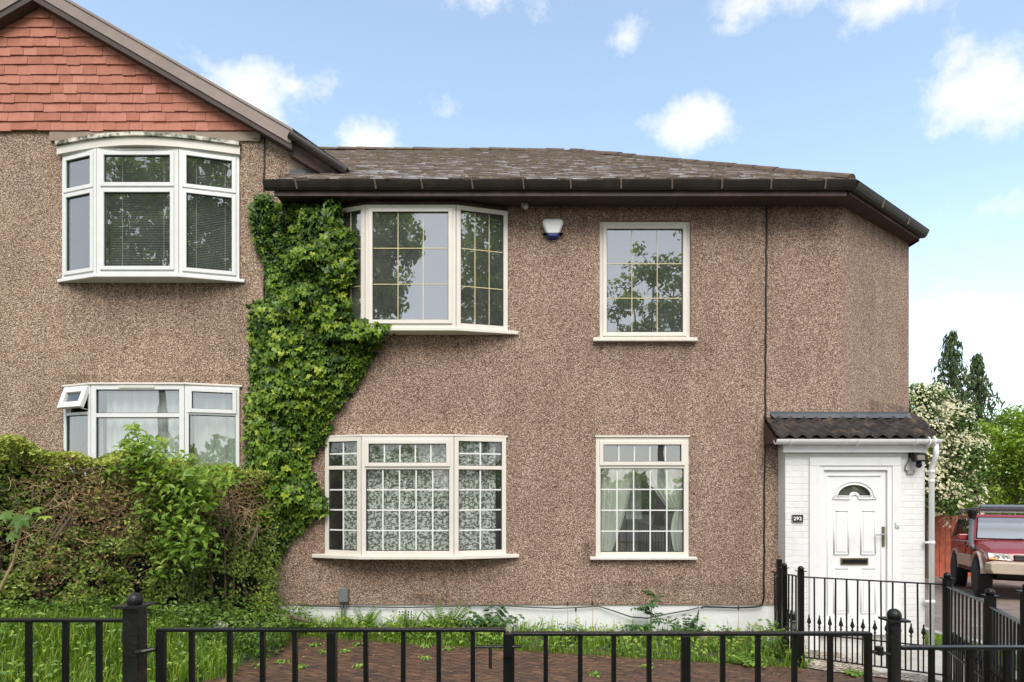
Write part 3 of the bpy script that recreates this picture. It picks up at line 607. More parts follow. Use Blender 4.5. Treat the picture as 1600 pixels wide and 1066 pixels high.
for z in (PZ(848,-.27), PZ(940,-.27)): mb.box(dpx-.075, dpx, yy-.012, yy+.04, z-.012, z+.012)
mb.build('downpipe', m_whiteplastic, porch, smooth=True)
# porch roof: rows of double-roll concrete tiles rising to the wall, lead flat behind
zt0, zt1, yt0, yt1 = PZ(684.5, -.36), PZ(653, .02), -.36, .02
rx0, rx1 = PX(1209, -.3), PX(1457, -.3)
mb = MB(); rows = 3; ncol = 12; tws = (rx1 - rx0) / ncol
for i in range(rows):
    for j in range(ncol):
        mb.rv = random.random(); x0 = rx0 + j*tws; t0 = i/rows - .02; t1 = (i+1)/rows + .10
        seg = 8; vs = []; lift = random.uniform(0, .005)
        for e, t in enumerate((t0, t1)):
            y = yt0 + (yt1-yt0)*t; z = zt0 + (zt1-zt0)*t
            for k in range(seg+1):
                f = k/seg; h = .040 * (.5 + .5*math.cos(2*math.pi*f)) + (.040 + lift if e == 0 else -.004)
                vs.append((x0 + tws*f, y, z + h))
        for k in range(seg+1): vs.append((vs[k][0], vs[k][1] + .004, vs[k][2] - .040))
        s1 = seg + 1
        mb.add(vs, [(k, k+1, s1+k+1, s1+k) for k in range(seg)] + [(2*s1+k, 2*s1+k+1, k+1, k) for k in range(seg)] + [(0, s1, 2*s1), (seg, 2*s1+seg, s1+seg)])
proof = mb.build('porch_roof', m_ptile, porch, attr=True, fix=False)
mb = MB(); mb.mi = 0; mb.prism([(rx0, yt0, zt0-.02), (rx0, yt1, zt1-.03), (rx0, yt1, zt0-.06), (rx0, yt0, zt0-.06)], (rx1-rx0, 0, 0)); mb.prism([(rx0+.05, yt1, zt1-.03), (PR+.02, yt1, zt1-.03), (PR+.02, .70, zt1+.02), (rx0+.05, .02, zt1+.02)], (0,0,-.03))
mb.build('roof_deck', m_brown, porch)
mb = MB(); mb.add([(PX(1203), -.005, zt1+.045), (PX(1419), -.005, zt1+.045), (PX(1419)+.01, -.075, zt1-.012), (PX(1206), -.075, zt1-.012)], [(0,1,2,3)])
mb.box(PX(1203), PX(1419), -.004, .03, zt1+.02, zt1+.075)
mb.build('lead_flashing', m_lead, porch)

# front door ------------------------------------------------------------------
DY = PY + .02                                   # front of the door frame
mb = MB(); fwd = .055
mb.box(dx0, dx0+fwd, DY-.03, DY+.07, dz0, dz1); mb.box(dx1-fwd, dx1, DY-.03, DY+.07, dz0, dz1); mb.box(dx0+fwd, dx1-fwd, DY-.03, DY+.07, dz1-fwd, dz1); mb.box(dx0+fwd, dx1-fwd, DY-.02, DY+.07, dz0, dz0+.05)
door = mb.build('door', m_doorwhite, house, bevel=.005); door['label'] = 'white panelled front door with fan-shaped glass'
lx0, lx1, lz0, lz1 = dx0+fwd+.004, dx1-fwd-.004, dz0+.054, dz1-fwd-.004
LY = DY + .0
D = lambda px: PX(px, LY); DZ = lambda py: PZ(py, LY)
gx0, gx1, gzb, gzt = D(1308), D(1361), DZ(775.5), DZ(757)
gcx = (gx0+gx1)/2; rx_, rz_ = (gx1-gx0)/2, gzt-gzb
arc = [(gcx + rx_*math.cos(a), gzb + rz_*math.sin(a)) for a in [math.pi*i/20 for i in range(21)]]
ir = .045; inner = [(gcx + ir*1.25*math.cos(a), gzb + ir*math.sin(a)) for a in [math.pi - math.pi*i/10 for i in range(11)]]
mb = MB()
# leaf: face with the fanlight cut out = strips around the arch
yF, yB = LY, LY+.04
def face(poly): mb.add([(x, yF, z) for x, z in poly], [tuple(range(len(poly)))])
face([(lx0,lz0),(lx1,lz0),(lx1,gzb-.001),(lx0,gzb-.001)])
face([(lx0,gzb-.001),(gx0,gzb-.001),(gx0,gzt+.02),(lx0,gzt+.02)]); face([(gx1,gzb-.001),(lx1,gzb-.001),(lx1,gzt+.02),(gx1,gzt+.02)]); face([(lx0,gzt+.02),(lx1,gzt+.02),(lx1,lz1),(lx0,lz1)])
for i in range(20):
    (xa, za), (xb, zb) = arc[i], arc[i+1]; face([(xb,zb),(xa,za),(xa,gzt+.02),(xb,gzt+.02)])
    mb.add([(xa,yF,za),(xb,yF,zb),(xb,yF+.02,zb),(xa,yF+.02,za)], [(0,1,2,3)])
face([(x, z) for x, z in inner])
leaf = mb.build('door_leaf', m_doorwhite, door, fix=False)
mb = MB(); dp = MB()
def mould(poly, r=.011, closed=True):
    pts_ = [(a[0], yF-.002, a[1]) for a in poly] + ([(poly[0][0], yF-.002, poly[0][1])] if closed else [])
    if len(poly) > 5: mb.tube(pts_, r, 8)
    else:
        for a, b in zip(pts_[:-1], pts_[1:]): mb.tube([a, b], r, 8)
def rect(px0, px1, py0, py1): return [(D(px0),DZ(py0)),(D(px1),DZ(py0)),(D(px1),DZ(py1)),(D(px0),DZ(py1))]
for (py0, py1) in ((798, 866), (888, 958)):
    for (px0, px1) in ((1303, 1325.5), (1345, 1367.5)):
        mould(rect(px0, px1, py0, py1), .010)
        dp.box(D(px0+3.5), D(px1-3.5), yF-.008, yF+.005, DZ(py1-3.5), DZ(py0+3.5))
big = [(gcx + (rx_+.035)*math.cos(a), gzb + (rz_+.035)*math.sin(a)) for a in [math.pi*i/20 for i in range(21)]]
mould([(gx1+.06, gzb-.03)] + big + [(gx0-.06, gzb-.03), (gcx-.08, gzb-.035)] + [(gcx-.055*math.cos(math.pi*i/8), gzb-.03+.055*math.sin(math.pi*i/8)) for i in range(9)] + [(gcx+.08, gzb-.035)], .012)
mould([(gx0,gzb)] + inner[::-1][::-1] + [(gx1,gzb)] + arc, .009)
mould([(lx0+.05,lz1-.06),(lx1-.06,lz1-.06)], .012, False); mould([(lx0+.05,lz0+.05),(lx0+.05,lz1-.06)], .006, False); mould([(lx1-.06,lz0+.05),(lx1-.06,lz1-.06)], .006, False)
mb.build('door_moulding', m_doorwhite, door, smooth=True); dp.build('door_panel', m_doorwhite, door, bevel=.004)
mb = MB(); mb.add([(x, yF+.016, z) for x, z in arc + inner], [tuple(range(len(arc)+len(inner)))]); mb.build('fanlight', glassmat('fanlight glass', .10), door, fix=False)
mb = MB(); mb.box(gx0-.02, gx1+.02, yF+.03, yF+.035, gzb-.02, gzt+.02); mb.build('fanlight_backing', m_room, door)  # dark sheet standing in for the unlit space behind the glass
mb = MB(); mb.box(D(1313), D(1356), yF-.014, yF, DZ(882.5), DZ(872)); mb.mi = 1; mb.box(D(1315.5), D(1353.5), yF-.02, yF-.012, DZ(880.5), DZ(874)); mb.build('letterbox', [m_brass, m_blackp], door, bevel=.002)
mb = MB(); mb.box(D(1377.3), D(1381.7), yF-.012, yF-.0, DZ(854), DZ(823)); mb.lathe((D(1379.5), yF-.014, DZ(847)), [(.007,-.004),(.007,.004)], 10, 'y'); mb.mi = 1
mb.tube([(D(1379.5), yF-.01, DZ(835)), (D(1379.5), yF-.05, DZ(835)), (D(1377), yF-.056, DZ(835)), (D(1364), yF-.052, DZ(835.3))], [.010,.010,.010,.008], 10)
mb.build('door_handle', [m_brass, m_chrome], door)

# ------------------------------------------------------------------ things fixed to the house
def text_obj(name, body, size, loc, mat, parent, extr=.002, rz=0, xscale=1):
    cu = bpy.data.curves.new(name, 'FONT'); cu.body = body; cu.size = size; cu.extrude = extr; cu.align_x = 'CENTER'; cu.align_y = 'CENTER'; cu.offset = .0012; cu.space_character = 1.12
    cu.materials.append(mat); f_ = bpy.data.objects.new(name, cu); COL.objects.link(f_); me = bpy.data.meshes.new_from_object(f_); bpy.data.objects.remove(f_); o = bpy.data.objects.new(name, me); COL.objects.link(o); o.parent = parent
    o.location = Vector(loc) - OFF.get(parent.name, Vector()); o.rotation_euler = (R(90), 0, rz); o.scale = (xscale, 1, 1); return o
npx, npz = PX(1245.5, PY), PZ(810.3, PY)
plate = thing('number_plate', 'small black house number plate reading 292 on white porch brickwork', 'number plate', (npx, PY, npz))
mb = MB(); mb.box(npx-.068, npx+.068, PY-.012, PY-.001, npz-.048, npz+.048); mb.build('backplate', m_blackp, plate, bevel=.003)
mb = MB(); ring(mb, Vector((npx, PY, npz)), Vector((1,0,0)), Vector((0,-1,0)), -.068, .068, -.048, .048, .007, .011, .016); mb.build('border', m_chrome, plate)
text_obj('digits', '292', .062, (npx, PY-.0135, npz-.002), m_digit, plate)
b_ = thing('doorbell', 'small round white doorbell push right of the front door', 'doorbell', (PX(1400,PY), PY-.024, PZ(820,PY)))
mb = MB(); c = (PX(1400,PY), PY-.035, PZ(820,PY)); mb.box(c[0]-.026, c[0]+.026, PY-.042, PY-.022, c[2]-.036, c[2]+.036); mb.build('housing', m_cream, b_, bevel=.008)
mb = MB(); mb.lathe((c[0], PY-.044, c[2]), [(.018,.004),(.018,-.004),(.012,-.008)], 16, 'y'); mb.build('button', m_whiteplastic, b_)
fl = thing('security_light', 'black floodlight with motion sensor high on porch front', 'security light', (PX(1427,PY), PY, PZ(716,PY)))
cx, cz = PX(1427,PY), PZ(716,PY)
mb = MB(); mb.box(cx-.065, cx+.05, PY-.03, PY-.001, cz+.0, cz+.075); mb.prism([(cx-.072,PY-.04,cz+.04),(cx-.072,PY-.13,cz+.055),(cx-.072,PY-.15,cz-.045),(cx-.072,PY-.075,cz-.05)], (.144,0,0)); mb.build('lamp_body', m_blackp, fl, bevel=.006)
mb = MB(); mb.add([(cx-.045,PY-.1375,cz+.03),(cx+.045,PY-.1375,cz+.03),(cx+.045,PY-.1505,cz-.028),(cx-.045,PY-.1505,cz-.028)], [(0,3,2,1)]); mb.build('lamp_glass', M('floodlight glass', (.16,.145,.11), .15, .1), fl, fix=False)
mb = MB(); mb.lathe((cx+.01, PY-.09, cz-.085), [(.02,.04),(.032,.02),(.034,-.01),(.02,-.035),(.004,-.04)], 14); mb.build('motion_sensor', m_blackp, fl, smooth=True)
mb = MB(); mb.tube([(cx-.06,PY-.02,cz+.02),(cx-.085,PY-.03,cz-.05),(cx-.112,PY-.02,cz-.10),(cx-.108,PY-.012,cz-.15),(cx-.09,PY-.012,cz-.165)], .005, 6); mb.build('cable', m_cable, fl)
mb = MB(); mb.box(cx-.09, cx-.0, PY-.03, PY-.001, cz-.195, cz-.145); mb.build('junction_box', M('grubby cream plastic', (.34,.32,.29), .6, .3, 30), fl, bevel=.004)
ax, az = PX(863.5), PZ(360)
al = thing('alarm_box', 'white shield-shaped burglar alarm box with blue base on pebbledash', 'alarm box', (ax, 0, az))
def shield(mb, sc_, y0, y1, zc0, zc1, front=.82):
    pts = [(-.132,.075),(-.118,.112),(-.07,.122),(.07,.122),(.118,.112),(.132,.075),(.085,-.055),(.068,-.105),(.05,-.120),(-.05,-.120),(-.068,-.105),(-.085,-.055)]
    pts = [(x, min(max(z, zc0), zc1)) for x, z in pts]
    n = len(pts); vs = [(ax+x*sc_, y0, az+z*sc_) for x, z in pts] + [(ax+x*sc_, y1+.02, az+z*sc_) for x, z in pts] + [(ax+x*sc_*front, y1, az+(z-.0)*sc_*(front if abs(z) > .1 else 1)) for x, z in pts]
    fs = [tuple(range(2*n, 3*n))]
    for k in (0, 1):
        for i in range(n): j = (i+1)%n; fs.append((k*n+i, k*n+j, (k+1)*n+j, (k+1)*n+i))
    mb.add(vs, fs)
mb = MB(); shield(mb, 1, 0, -.075, -.062, .122); mb.build('cover', m_whiteplastic, al, bevel=.003)
mb = MB(); shield(mb, .99, 0, -.070, -.120, -.060); mb.build('strobe_base', m_blue, al, bevel=.003)
sx_, sz_ = PX(821,-.1), PZ(319,-.1)
sn = thing('motion_detector', 'small white outdoor sensor under the eaves above the alarm box', 'sensor', (sx_, -.03, sz_))
mb = MB(); mb.box(sx_-.05, sx_+.03, -.10, -.001, sz_-.0, sz_+.058); mb.build('housing', m_cream, sn, bevel=.012)
mb = MB(); mb.lathe((sx_+.0, -.085, sz_-.03), [(.035,.045),(.04,.0),(.028,-.022),(.01,-.03)], 14); mb.build('lens', M('smoked grey plastic', (.42,.42,.40), .3, .1), sn, smooth=True)
yb = thing('siren_box', 'yellow siren box on the far side wall behind the house corner', 'siren box', (WE[0], 1.36, 3.35))
mb = MB(); mb.prism([(WE[0],1.25,PZ(602,1.3)),(WE[0],1.25,PZ(573,1.3)),(WE[0]+.065,1.27,PZ(576,1.3)),(WE[0]+.075,1.27,PZ(598,1.3))], (0,.22,0)); mb.build('cover', m_yellow, yb, bevel=.01)
mb = MB(); mb.box(WE[0], WE[0]+.05, 1.27, 1.45, PZ(606,1.3), PZ(602,1.3)); mb.build('base', m_blackp, yb)
mx_, mz_ = PX(538), PZ(929)
mbx = thing('meter_box', 'small grey rounded cable box low on pebbledash below the bay', 'cable box', (mx_, 0, mz_))
mb = MB(); mb.prism([(mx_-.06,-.001,mz_-.09),(mx_+.06,-.001,mz_-.09),(mx_+.062,-.001,mz_+.06),(mx_+.035,-.001,mz_+.095),(mx_-.035,-.001,mz_+.095),(mx_-.062,-.001,mz_+.06)], (0,-.075,0)); mb.build('cover', m_greybox, mbx, bevel=.012)
mb = MB(); mb.tube([(mx_-.02,-.03,mz_-.09),(mx_-.02,-.03,-.3)], .012, 8); mb.tube([(mx_+.02,-.03,mz_-.09),(mx_+.02,-.03,-.3)], .012, 8); mb.build('conduit', m_greybox, mbx)
# cables
cb1 = MB(); x0 = PX(1196.5); pts = [(x0-.06,-.05,PZ(319)),(x0-.01,-.02,PZ(321)),(x0+.012,-.012,PZ(330))]
z = PZ(336)
while z > PZ(938): pts.append((PX(1197.5 - 4.5*(PZ(336)-z)/(PZ(336)-PZ(938))) + random.uniform(-.006,.006), -.012, z)); z -= .12
pts += [(PX(1190),-.014,PZ(946)),(PX(1178),-.014,PZ(948.5)),(PX(1150),-.014,PZ(949.5)),(PX(1100),-.014,PZ(948)),(PX(1094),-.014,PZ(950))]
cb1.tube(pts, .011, 6); tag(cb1.build('wall_cable', m_cable), 'black cable clipped down the pebbledash wall beside the porch', 'cable')
cb2 = MB(); cb2.tube([(PX(a),-.013 - e,PZ(b)) for a,b,e in ((470,946.5,0),(560,948,0),(640,949,0),(720,947,0),(780,945.5,0),(820,948,.01),(870,950,.015),(900,949,.01),(935,947,0),(955,953,.02),(985,963,.03),(1010,965,.03),(1045,958,.02),(1075,953,.01),(1092,949,0),(1090,958,.01),(1088,970,.02))], .0085, 6)
tag(cb2.build('slack_cable', m_cable), 'thin black cable sagging along the top of the white plinth', 'cable')
# ------------------------------------------------------------------ neighbouring house
nb = thing('neighbour_house', 'tan pebble-dashed neighbouring house with red hung tiles under its gable', 'house', (-6, 0, 0))
N1 = [(-5.64, 0), (-5.09, -.18), (-4.09, -.18), (-3.43, 0)]; n1z = (4.49, 6.04)
N2 = [(-5.62, 0), (-5.16, -.18), (-4.02, -.18), (-3.43, 0)]; n2z = (1.58, 3.135)
GT = PZ(206)                                         # foot of the hung tiles
mb = MB(); quad(mb, (-2.95,0), (-2.81,0), ZE, GT+.02); wall_holes(mb, -9.1, -2.95, .45, GT+.02, [(N1[0][0]+.01, N1[3][0]-.01, *n1z), (N2[0][0]+.01, N2[3][0]-.01, *n2z)])
apx, apz = -5.92, 8.02; VS = .577                    # gable apex and rake
mb.add([(-9.1,0,GT+.02),(-2.81,0,GT+.02),(apx,0,apz)], [(0,1,2)])
quad(mb, (-9.1,9), (-9.1,0), -.5, 6.2); quad(mb, (-2.3,9), (-9.1,9), -.5, 6.2); quad(mb, (-2.3,.6), (-2.3,9), -.5, 6.0)
mb.build('wall', m_pebn, nb, fix=False)
mb = MB(); mb.add([(-2.81,0,5.2),(-2.15,.30,5.2),(-2.15,.30,5.80),(-2.81,0,6.2)], [(0,1,2,3)]); mb.build('cement_render', m_cement, nb)
mb = MB(); mb.box(-3.4, -2.952, -.03, .0, .0, .89); mb.build('plinth', m_cement, nb)
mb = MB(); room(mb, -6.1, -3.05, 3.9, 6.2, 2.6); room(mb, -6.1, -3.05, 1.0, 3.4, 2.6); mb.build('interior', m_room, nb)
# hung tiles
mb = MB(); rowh = .1175; tw = .165; z = GT; i = 0
while z < apz:
    half = (apz + .02 - z - rowh*.4) / VS
    x = apx - half - tw + (i % 2)*tw/2 + random.uniform(-.02,.02); rowdz = random.uniform(-.006,.006)
    while x < apx + half:
        xa, xb = max(x, apx-half), min(x+tw, apx+half)
        if xb - xa > .02:
            mb.rv = min(1, max(0, random.gauss(.5,.22))); dz = rowdz + random.uniform(-.007,.004) + (-.012 if random.random() < .06 else 0); th = random.uniform(.008,.017)
            z0 = z + dz; zt = z + rowh*1.35
            mb.add([(xa+.0015,-.028-th,z0),(xb-.0015,-.028-th,z0+random.uniform(-.003,.003)),(xb-.0015,-.022,zt),(xa+.0015,-.022,zt),(xa+.0015,-.012,z0),(xb-.0015,-.012,z0)], [(0,1,2,3),(4,5,1,0),(5,2,1),(4,0,3)])
        x += tw
    z += rowh; i += 1
mb.build('hung_tiles', m_redtile, nb, attr=True, fix=False)
mb = MB(); mb.box(PX(80), PX(408), -.03, .0, PZ(222), PZ(208)); mb.box(PX(396), PX(409), -.045, -.031, PZ(219), PZ(209)); mb.build('lintel', m_cement, nb)
# verge: clad barge boards both sides of the gable, roof behind
vy = -.17
def rake(x, dz=0): return apz + .12 - VS*abs(x-apx) + dz
xe = -2.70
mb = MB()
for sgn, xx in ((1, xe), (-1, -9.3)):
    xm = apx
    a, b = (xm, rake(xm)), (xx, rake(xx)); dn = .165
    mb.prism([(a[0],vy,a[1]),(b[0],vy,b[1]),(b[0]-sgn*.03,vy,b[1]-dn),(a[0],vy,a[1]-dn)], (0,.025,0))
    mb.prism([(a[0],vy-.012,a[1]+.012),(b[0],vy-.012,b[1]+.012),(b[0],vy-.012,b[1]-.02),(a[0],vy-.012,a[1]-.02)], (0,.012,0))
mb.build('barge_board', m_verge, nb)
mb = MB()
for sgn, xx in ((1, xe-.02), (-1, -9.3)):
    a, b = (apx, rake(apx)), (xx, rake(xx)); mb.prism([(a[0],vy+.012,a[1]-.16),(b[0],vy+.012,b[1]-.16),(b[0],vy+.012,b[1]-.245),(a[0],vy+.012,a[1]-.245)], (0,.16,0))
mb.build('verge_soffit', m_soffit, nb)
mb = MB(); mb.rv = .3
zr = rake(apx)+.02; e0 = Vector((-2.12,.10,5.93)); ez = rake(-2.12)+.02
mb.add([(apx,vy+.01,zr),(xe,vy+.01,rake(xe)+.02),(-2.10,.10,ez),(-2.10,9.2,ez),(apx,9.2,zr)], [(0,1,2,3,4)]); mb.add([(apx,vy+.01,zr),(-9.4,vy+.01,rake(-9.4)+.02),(-9.4,9.2,rake(-9.4)+.02),(apx,9.2,zr)], [(0,1,2,3)])
mb.build('roof', m_slate, nb, attr=True)
# dark eaves return: gutter and fascia from the foot of the barge board down to the lower roof
p0, p1 = Vector((xe-.04, vy+.02, rake(xe)+.0)), Vector((-2.11, .09, rake(-2.11)-.0)); d = p1 - p0
mb = MB(); mb.prism([p0+Vector((0,0,.02)), p1+Vector((0,0,.02)), p1+Vector((.0,-.01,-.09)), p0+Vector((0,-.01,-.11))], (-.02,.05,0)); 
mb.tube([p0+Vector((.0,-.035,-.06)), p1+Vector((.0,-.035,-.045))], .05, 12); mb.build('eaves_gutter', m_gutter, nb)
mb = MB(); mb.prism([p0+Vector((-.02,.03,-.10)), p1+Vector((-.03,.03,-.09)), p1+Vector((-.12,.06,-.16)), p0+Vector((-.03,.06,-.26))], (-.01,.12,0)); mb.build('eaves_fascia', m_brown, nb)
# windows of the neighbouring house
w_n1 = window(nb, [(N1[0], N1[1], *n1z, [5.55], [(1,1,1),(1,1,1)], .05), (N1[1], N1[2], *n1z, [5.55], [(1,1,1),(1,1,1)], .06), (N1[2], N1[3], *n1z, [5.55], [(1,1,1),(1,1,1)], .05)], m_upvc, glass=m_glass3, label='upper white bay window with venetian blinds')
bayboard('sill', w_n1, N1, n1z[0]-.04, n1z[0], .05, .07, m_upvc)
mb = MB(); hx0, hx1 = PX(94), PX(378); n = 14; top = []
plan = [(hx0 + (hx1-hx0)*i/n, -.06 - .21*math.sin(math.pi*i/n)) for i in range(n+1)]
def plank(mb, z0, z1, grow):
    for (xa,ya),(xb,yb) in zip(plan[:-1], plan[1:]):
        mb.add([(xa,ya-grow,z0),(xb,yb-grow,z0),(xb,yb-grow,z1),(xa,ya-grow,z1),(xa,0,z0),(xb,0,z0),(xb,0,z1),(xa,0,z1)], [(0,1,2,3),(3,2,6,7),(0,4,5,1)])
plank(mb, 6.04, 6.14, 0); mb.build('canopy', m_cream, w_n1, fix=False)
mb = MB(); plank(mb, 6.141, 6.185, .03); mb.build('canopy_edge', M('peeling painted wood', (.62,.58,.50), .8, .2, 8, .5, 40, dirt=(.07,.08,.055), dirtlo=.44, dirthi=.56), w_n1, fix=False)
w_n2 = window(nb, [(N2[0], N2[1], *n2z, [2.79], [(0,1,1)], .045), (N2[1], N2[2], *n2z, [2.76], [(0,1,1),(0,1,1)], .06), (N2[2], N2[3], *n2z, [2.79], [(0,1,1),(1,1,1)], .045)], m_upvc, glass=m_glass3, label='lower white bay window with open top vent')
bayboard('sill', w_n2, N2, n2z[0]-.04, n2z[0], .05, .07, m_upvc); bayboard('head', w_n2, N2, n2z[1], n2z[1]+.025, .045, .04, m_cream)
# the open top-hung vent, tilted out
o_ = Vector((N2[0][0]+.045, N2[0][1]-.01, 0)); u_ = (Vector((N2[1][0],N2[1][1],0))-Vector((N2[0][0],N2[0][1],0))).normalized(); n_ = Vector((u_.y,-u_.x,0))
Lg = .43; hgt = .28; tl = R(19); dn_ = n_*math.sin(tl) - Vector((0,0,math.cos(tl))); nv = n_*math.cos(tl) + Vector((0,0,math.sin(tl))); hz_ = Vector((o_.x,o_.y,3.115)) + n_*.03
mb = MB(); 
def vb(a0,a1,b0,b1,c0=-.02,c1=.03):
    q = lambda a,b,c: hz_ + u_*a + dn_*b + nv*c
    mb.add([q(a0,b0,c0),q(a1,b0,c0),q(a1,b1,c0),q(a0,b1,c0),q(a0,b0,c1),q(a1,b0,c1),q(a1,b1,c1),q(a0,b1,c1)], [(3,2,1,0),(4,5,6,7),(0,1,5,4),(1,2,6,5),(2,3,7,6),(3,0,4,7)])
s_ = .075; vb(0,s_,0,hgt); vb(Lg-s_,Lg,0,hgt); vb(s_,Lg-s_,0,s_); vb(s_,Lg-s_,hgt-s_,hgt); v_ = mb.build('open_vent', m_upvc, w_n2, bevel=.004)
mb = MB(); q = lambda a,b: hz_ + u_*a + dn_*b; mb.add([q(s_,s_),q(Lg-s_,s_),q(Lg-s_,hgt-s_),q(s_,hgt-s_)], [(0,1,2,3)]); mb.build('pane', m_glass2, w_n2, fix=False)
mb = MB(); mb.bar(Vector((N2[1][0]-.06,N2[1][1]+.01,2.83)), hz_+u_*(Lg-.05)+dn_*hgt, .012, .01); mb.bar(Vector((N2[1][0]-.06,N2[1][1]+.01,2.95)), hz_+u_*(Lg-.05)+dn_*(hgt-.1), .012, .01); mb.build('stay', m_chrome, w_n2)
for w_, zz, xc in ((w_n1, 6.012, -4.62), (w_n2, 3.108, -4.6)):
    mb = MB(); mb.box(xc-.22, xc+.22, -.222, -.208, zz-.012, zz+.012); mb.build('trickle_vent', m_cream, w_)
cbn = MB(); pts = [(PX(414),-.02,PZ(208))]; z = PZ(215)
while z > 1.2: pts.append((PX(413.5)+random.uniform(-.006,.006),-.012,z)); z -= .12
cbn.tube(pts, .010, 6); tag(cbn.build('neighbour_cable', m_cable), 'black cable running down the tan pebbledash left of the ivy', 'cable')

# ------------------------------------------------------------------ curtains and blinds
def sheet(path, z0, z1, name, mat, amp=.03, wl=.13, res=.018, flare=0, hem=.01, ztop=None):
    pts = [Vector((a,b,0)) for a,b in path]; L_ = [0]
    for a, b in zip(pts[:-1], pts[1:]): L_.append(L_[-1] + (b-a).length)
    n = max(8, int(L_[-1]/res)); rows_ = 8; vs = []; fs = []
    ph = random.uniform(0, 6)
    for r in range(rows_+1):
        t = r/rows_
        for i in range(n+1):
            s = L_[-1]*i/n; k = 0
            while k < len(L_)-2 and s > L_[k+1]: k += 1
            f = (s-L_[k])/(L_[k+1]-L_[k]); p = pts[k].lerp(pts[k+1], f); d = (pts[k+1]-pts[k]).normalized(); nv = Vector((d.y,-d.x,0))
            wv = math.sin(2*math.pi*s/wl + ph + .8*math.sin(s*5+ph)) * amp * (.7+.5*t) + .4*amp*math.sin(2*math.pi*s/(wl*.41)+1.3)
            q = p + nv*wv; q.z = z0 + (z1-z0)*t + (hem*math.sin(s*9) if r == 0 else 0)
            vs.append(q)
    m = n+1
    for r in range(rows_):
        for i in range(n): fs.append((r*m+i, r*m+i+1, (r+1)*m+i+1, (r+1)*m+i))
    mb = MB(); mb.add(vs, fs); return mb.build(name, mat, smooth=True, fix=False)
def shp(mb, pts, z, name, mat): pass
def mat_lace():
    m, nt, b, o = newmat('animal lace curtain')
    tc = N(nt, 'ShaderNodeTexCoord'); sx = N(nt, 'ShaderNodeSeparateXYZ'); L(nt, tc, 'Object', sx, 0); cb = N(nt, 'ShaderNodeCombineXYZ'); L(nt, sx, 0, cb, 0); L(nt, sx, 2, cb, 1)
    def motif(scale, lo, hi, off, sq):
        mp = N(nt, 'ShaderNodeMapping'); mp.inputs['Location'].default_value = (off, off*.7, 0); mp.inputs['Scale'].default_value = (1, sq, 1); L(nt, cb, 0, mp, 0)
        v = N(nt, 'ShaderNodeTexVoronoi', voronoi_dimensions='2D', in_Scale=scale, in_Randomness=.75); L(nt, mp, 0, v, 'Vector')
        r = N(nt, 'ShaderNodeMapRange'); L(nt, v, 'Distance', r, 0); r.inputs[1].default_value = hi; r.inputs[2].default_value = lo; return r
    a = motif(12, .22, .27, 0, 1.0); c = motif(17, .19, .25, 3.3, 1.9)
    n1 = N(nt, 'ShaderNodeTexNoise', in_Scale=34.0, in_Detail=1.5); L(nt, cb, 0, n1, 'Vector'); r1 = N(nt, 'ShaderNodeMapRange'); L(nt, n1, 0, r1, 0); r1.inputs[1].default_value = .53; r1.inputs[2].default_value = .57
    mx = N(nt, 'ShaderNodeMath', operation='MAXIMUM'); L(nt, a, 0, mx, 0); L(nt, c, 0, mx, 1); m2 = N(nt, 'ShaderNodeMath', operation='MAXIMUM'); L(nt, mx, 0, m2, 0); L(nt, r1, 0, m2, 1)
    mc = N(nt, 'ShaderNodeMix', data_type='RGBA'); L(nt, m2, 0, mc, 0); mc.inputs[6].default_value = (.22, .23, .19, 1); mc.inputs[7].default_value = (.64, .66, .60, 1); L(nt, mc, 2, b, 'Base Color'); b.inputs['Roughness'].default_value = .9
    tr = N(nt, 'ShaderNodeBsdfTransparent'); ms = N(nt, 'ShaderNodeMixShader'); al = N(nt, 'ShaderNodeMapRange'); L(nt, m2, 0, al, 0); al.inputs[3].default_value = .62; al.inputs[4].default_value = .95
    L(nt, al, 0, ms, 0); L(nt, tr, 0, ms, 1); L(nt, b, 0, ms, 2); L(nt, ms, 0, o, 0); return m
m_lace = mat_lace()
tag(sheet([(-2.13,.05),(-1.83,-.10),(-.74,-.10),(-.21,.045)], 1.09, 2.47, 'net_curtain', m_lace, .026, .19, .014), 'white lace net curtain with animal and tree motifs in lower bay', 'curtain')
def drape(name, label, x_top, x_mid, x_bot, z0, z1, y, mat, wl=.09, amp=.022, n=46, rows_=14, bulge=None, group=None):
    mb = MB(); vs = []; fs = []
    for r in range(rows_+1):
        t = r/rows_; z = z1 + (z0-z1)*t
        lo, hi = [ (1-t)**2*a + 2*t*(1-t)*b + t*t*c for a, b, c in zip(x_top, x_mid, x_bot)]
        for i in range(n+1):
            f = i/n; wv = math.sin(2*math.pi*f*((x_top[1]-x_top[0])/wl) + .5*math.sin(3*t)) * amp
            vs.append((lo + (hi-lo)*f, y + wv, z))
    for r in range(rows_):
        for i in range(n): fs.append((r*(n+1)+i, r*(n+1)+i+1, (r+1)*(n+1)+i+1, (r+1)*(n+1)+i))
    mb.add(vs, fs); return tag(mb.build(name, mat, smooth=True, fix=False), label, 'curtain', group)
drape('curtain', 'pale green curtain drawn to the left in lower single window', (W2[0]+.05, W2[0]+.52), (W2[0]+.05, W2[0]+.46), (W2[0]+.06, W2[0]+.22), 1.03, 2.2, .14, m_greencurt)
drape('curtain', 'pale green curtain swept up to the right in lower single window', (W2[0]+.62, W2[1]-.04), (W2[0]+.70, W2[1]-.04), (W2[0]+.95, W2[1]-.03), 1.60, 2.2, .14, m_greencurt)
drape('curtain_tail', 'short tail of pale green curtain hanging by right frame of lower window', (W2[1]-.14, W2[1]-.05), (W2[1]-.24, W2[1]-.05), (W2[1]-.14, W2[1]-.05), 1.05, 1.58, .12, m_greencurt, wl=.06, n=20)
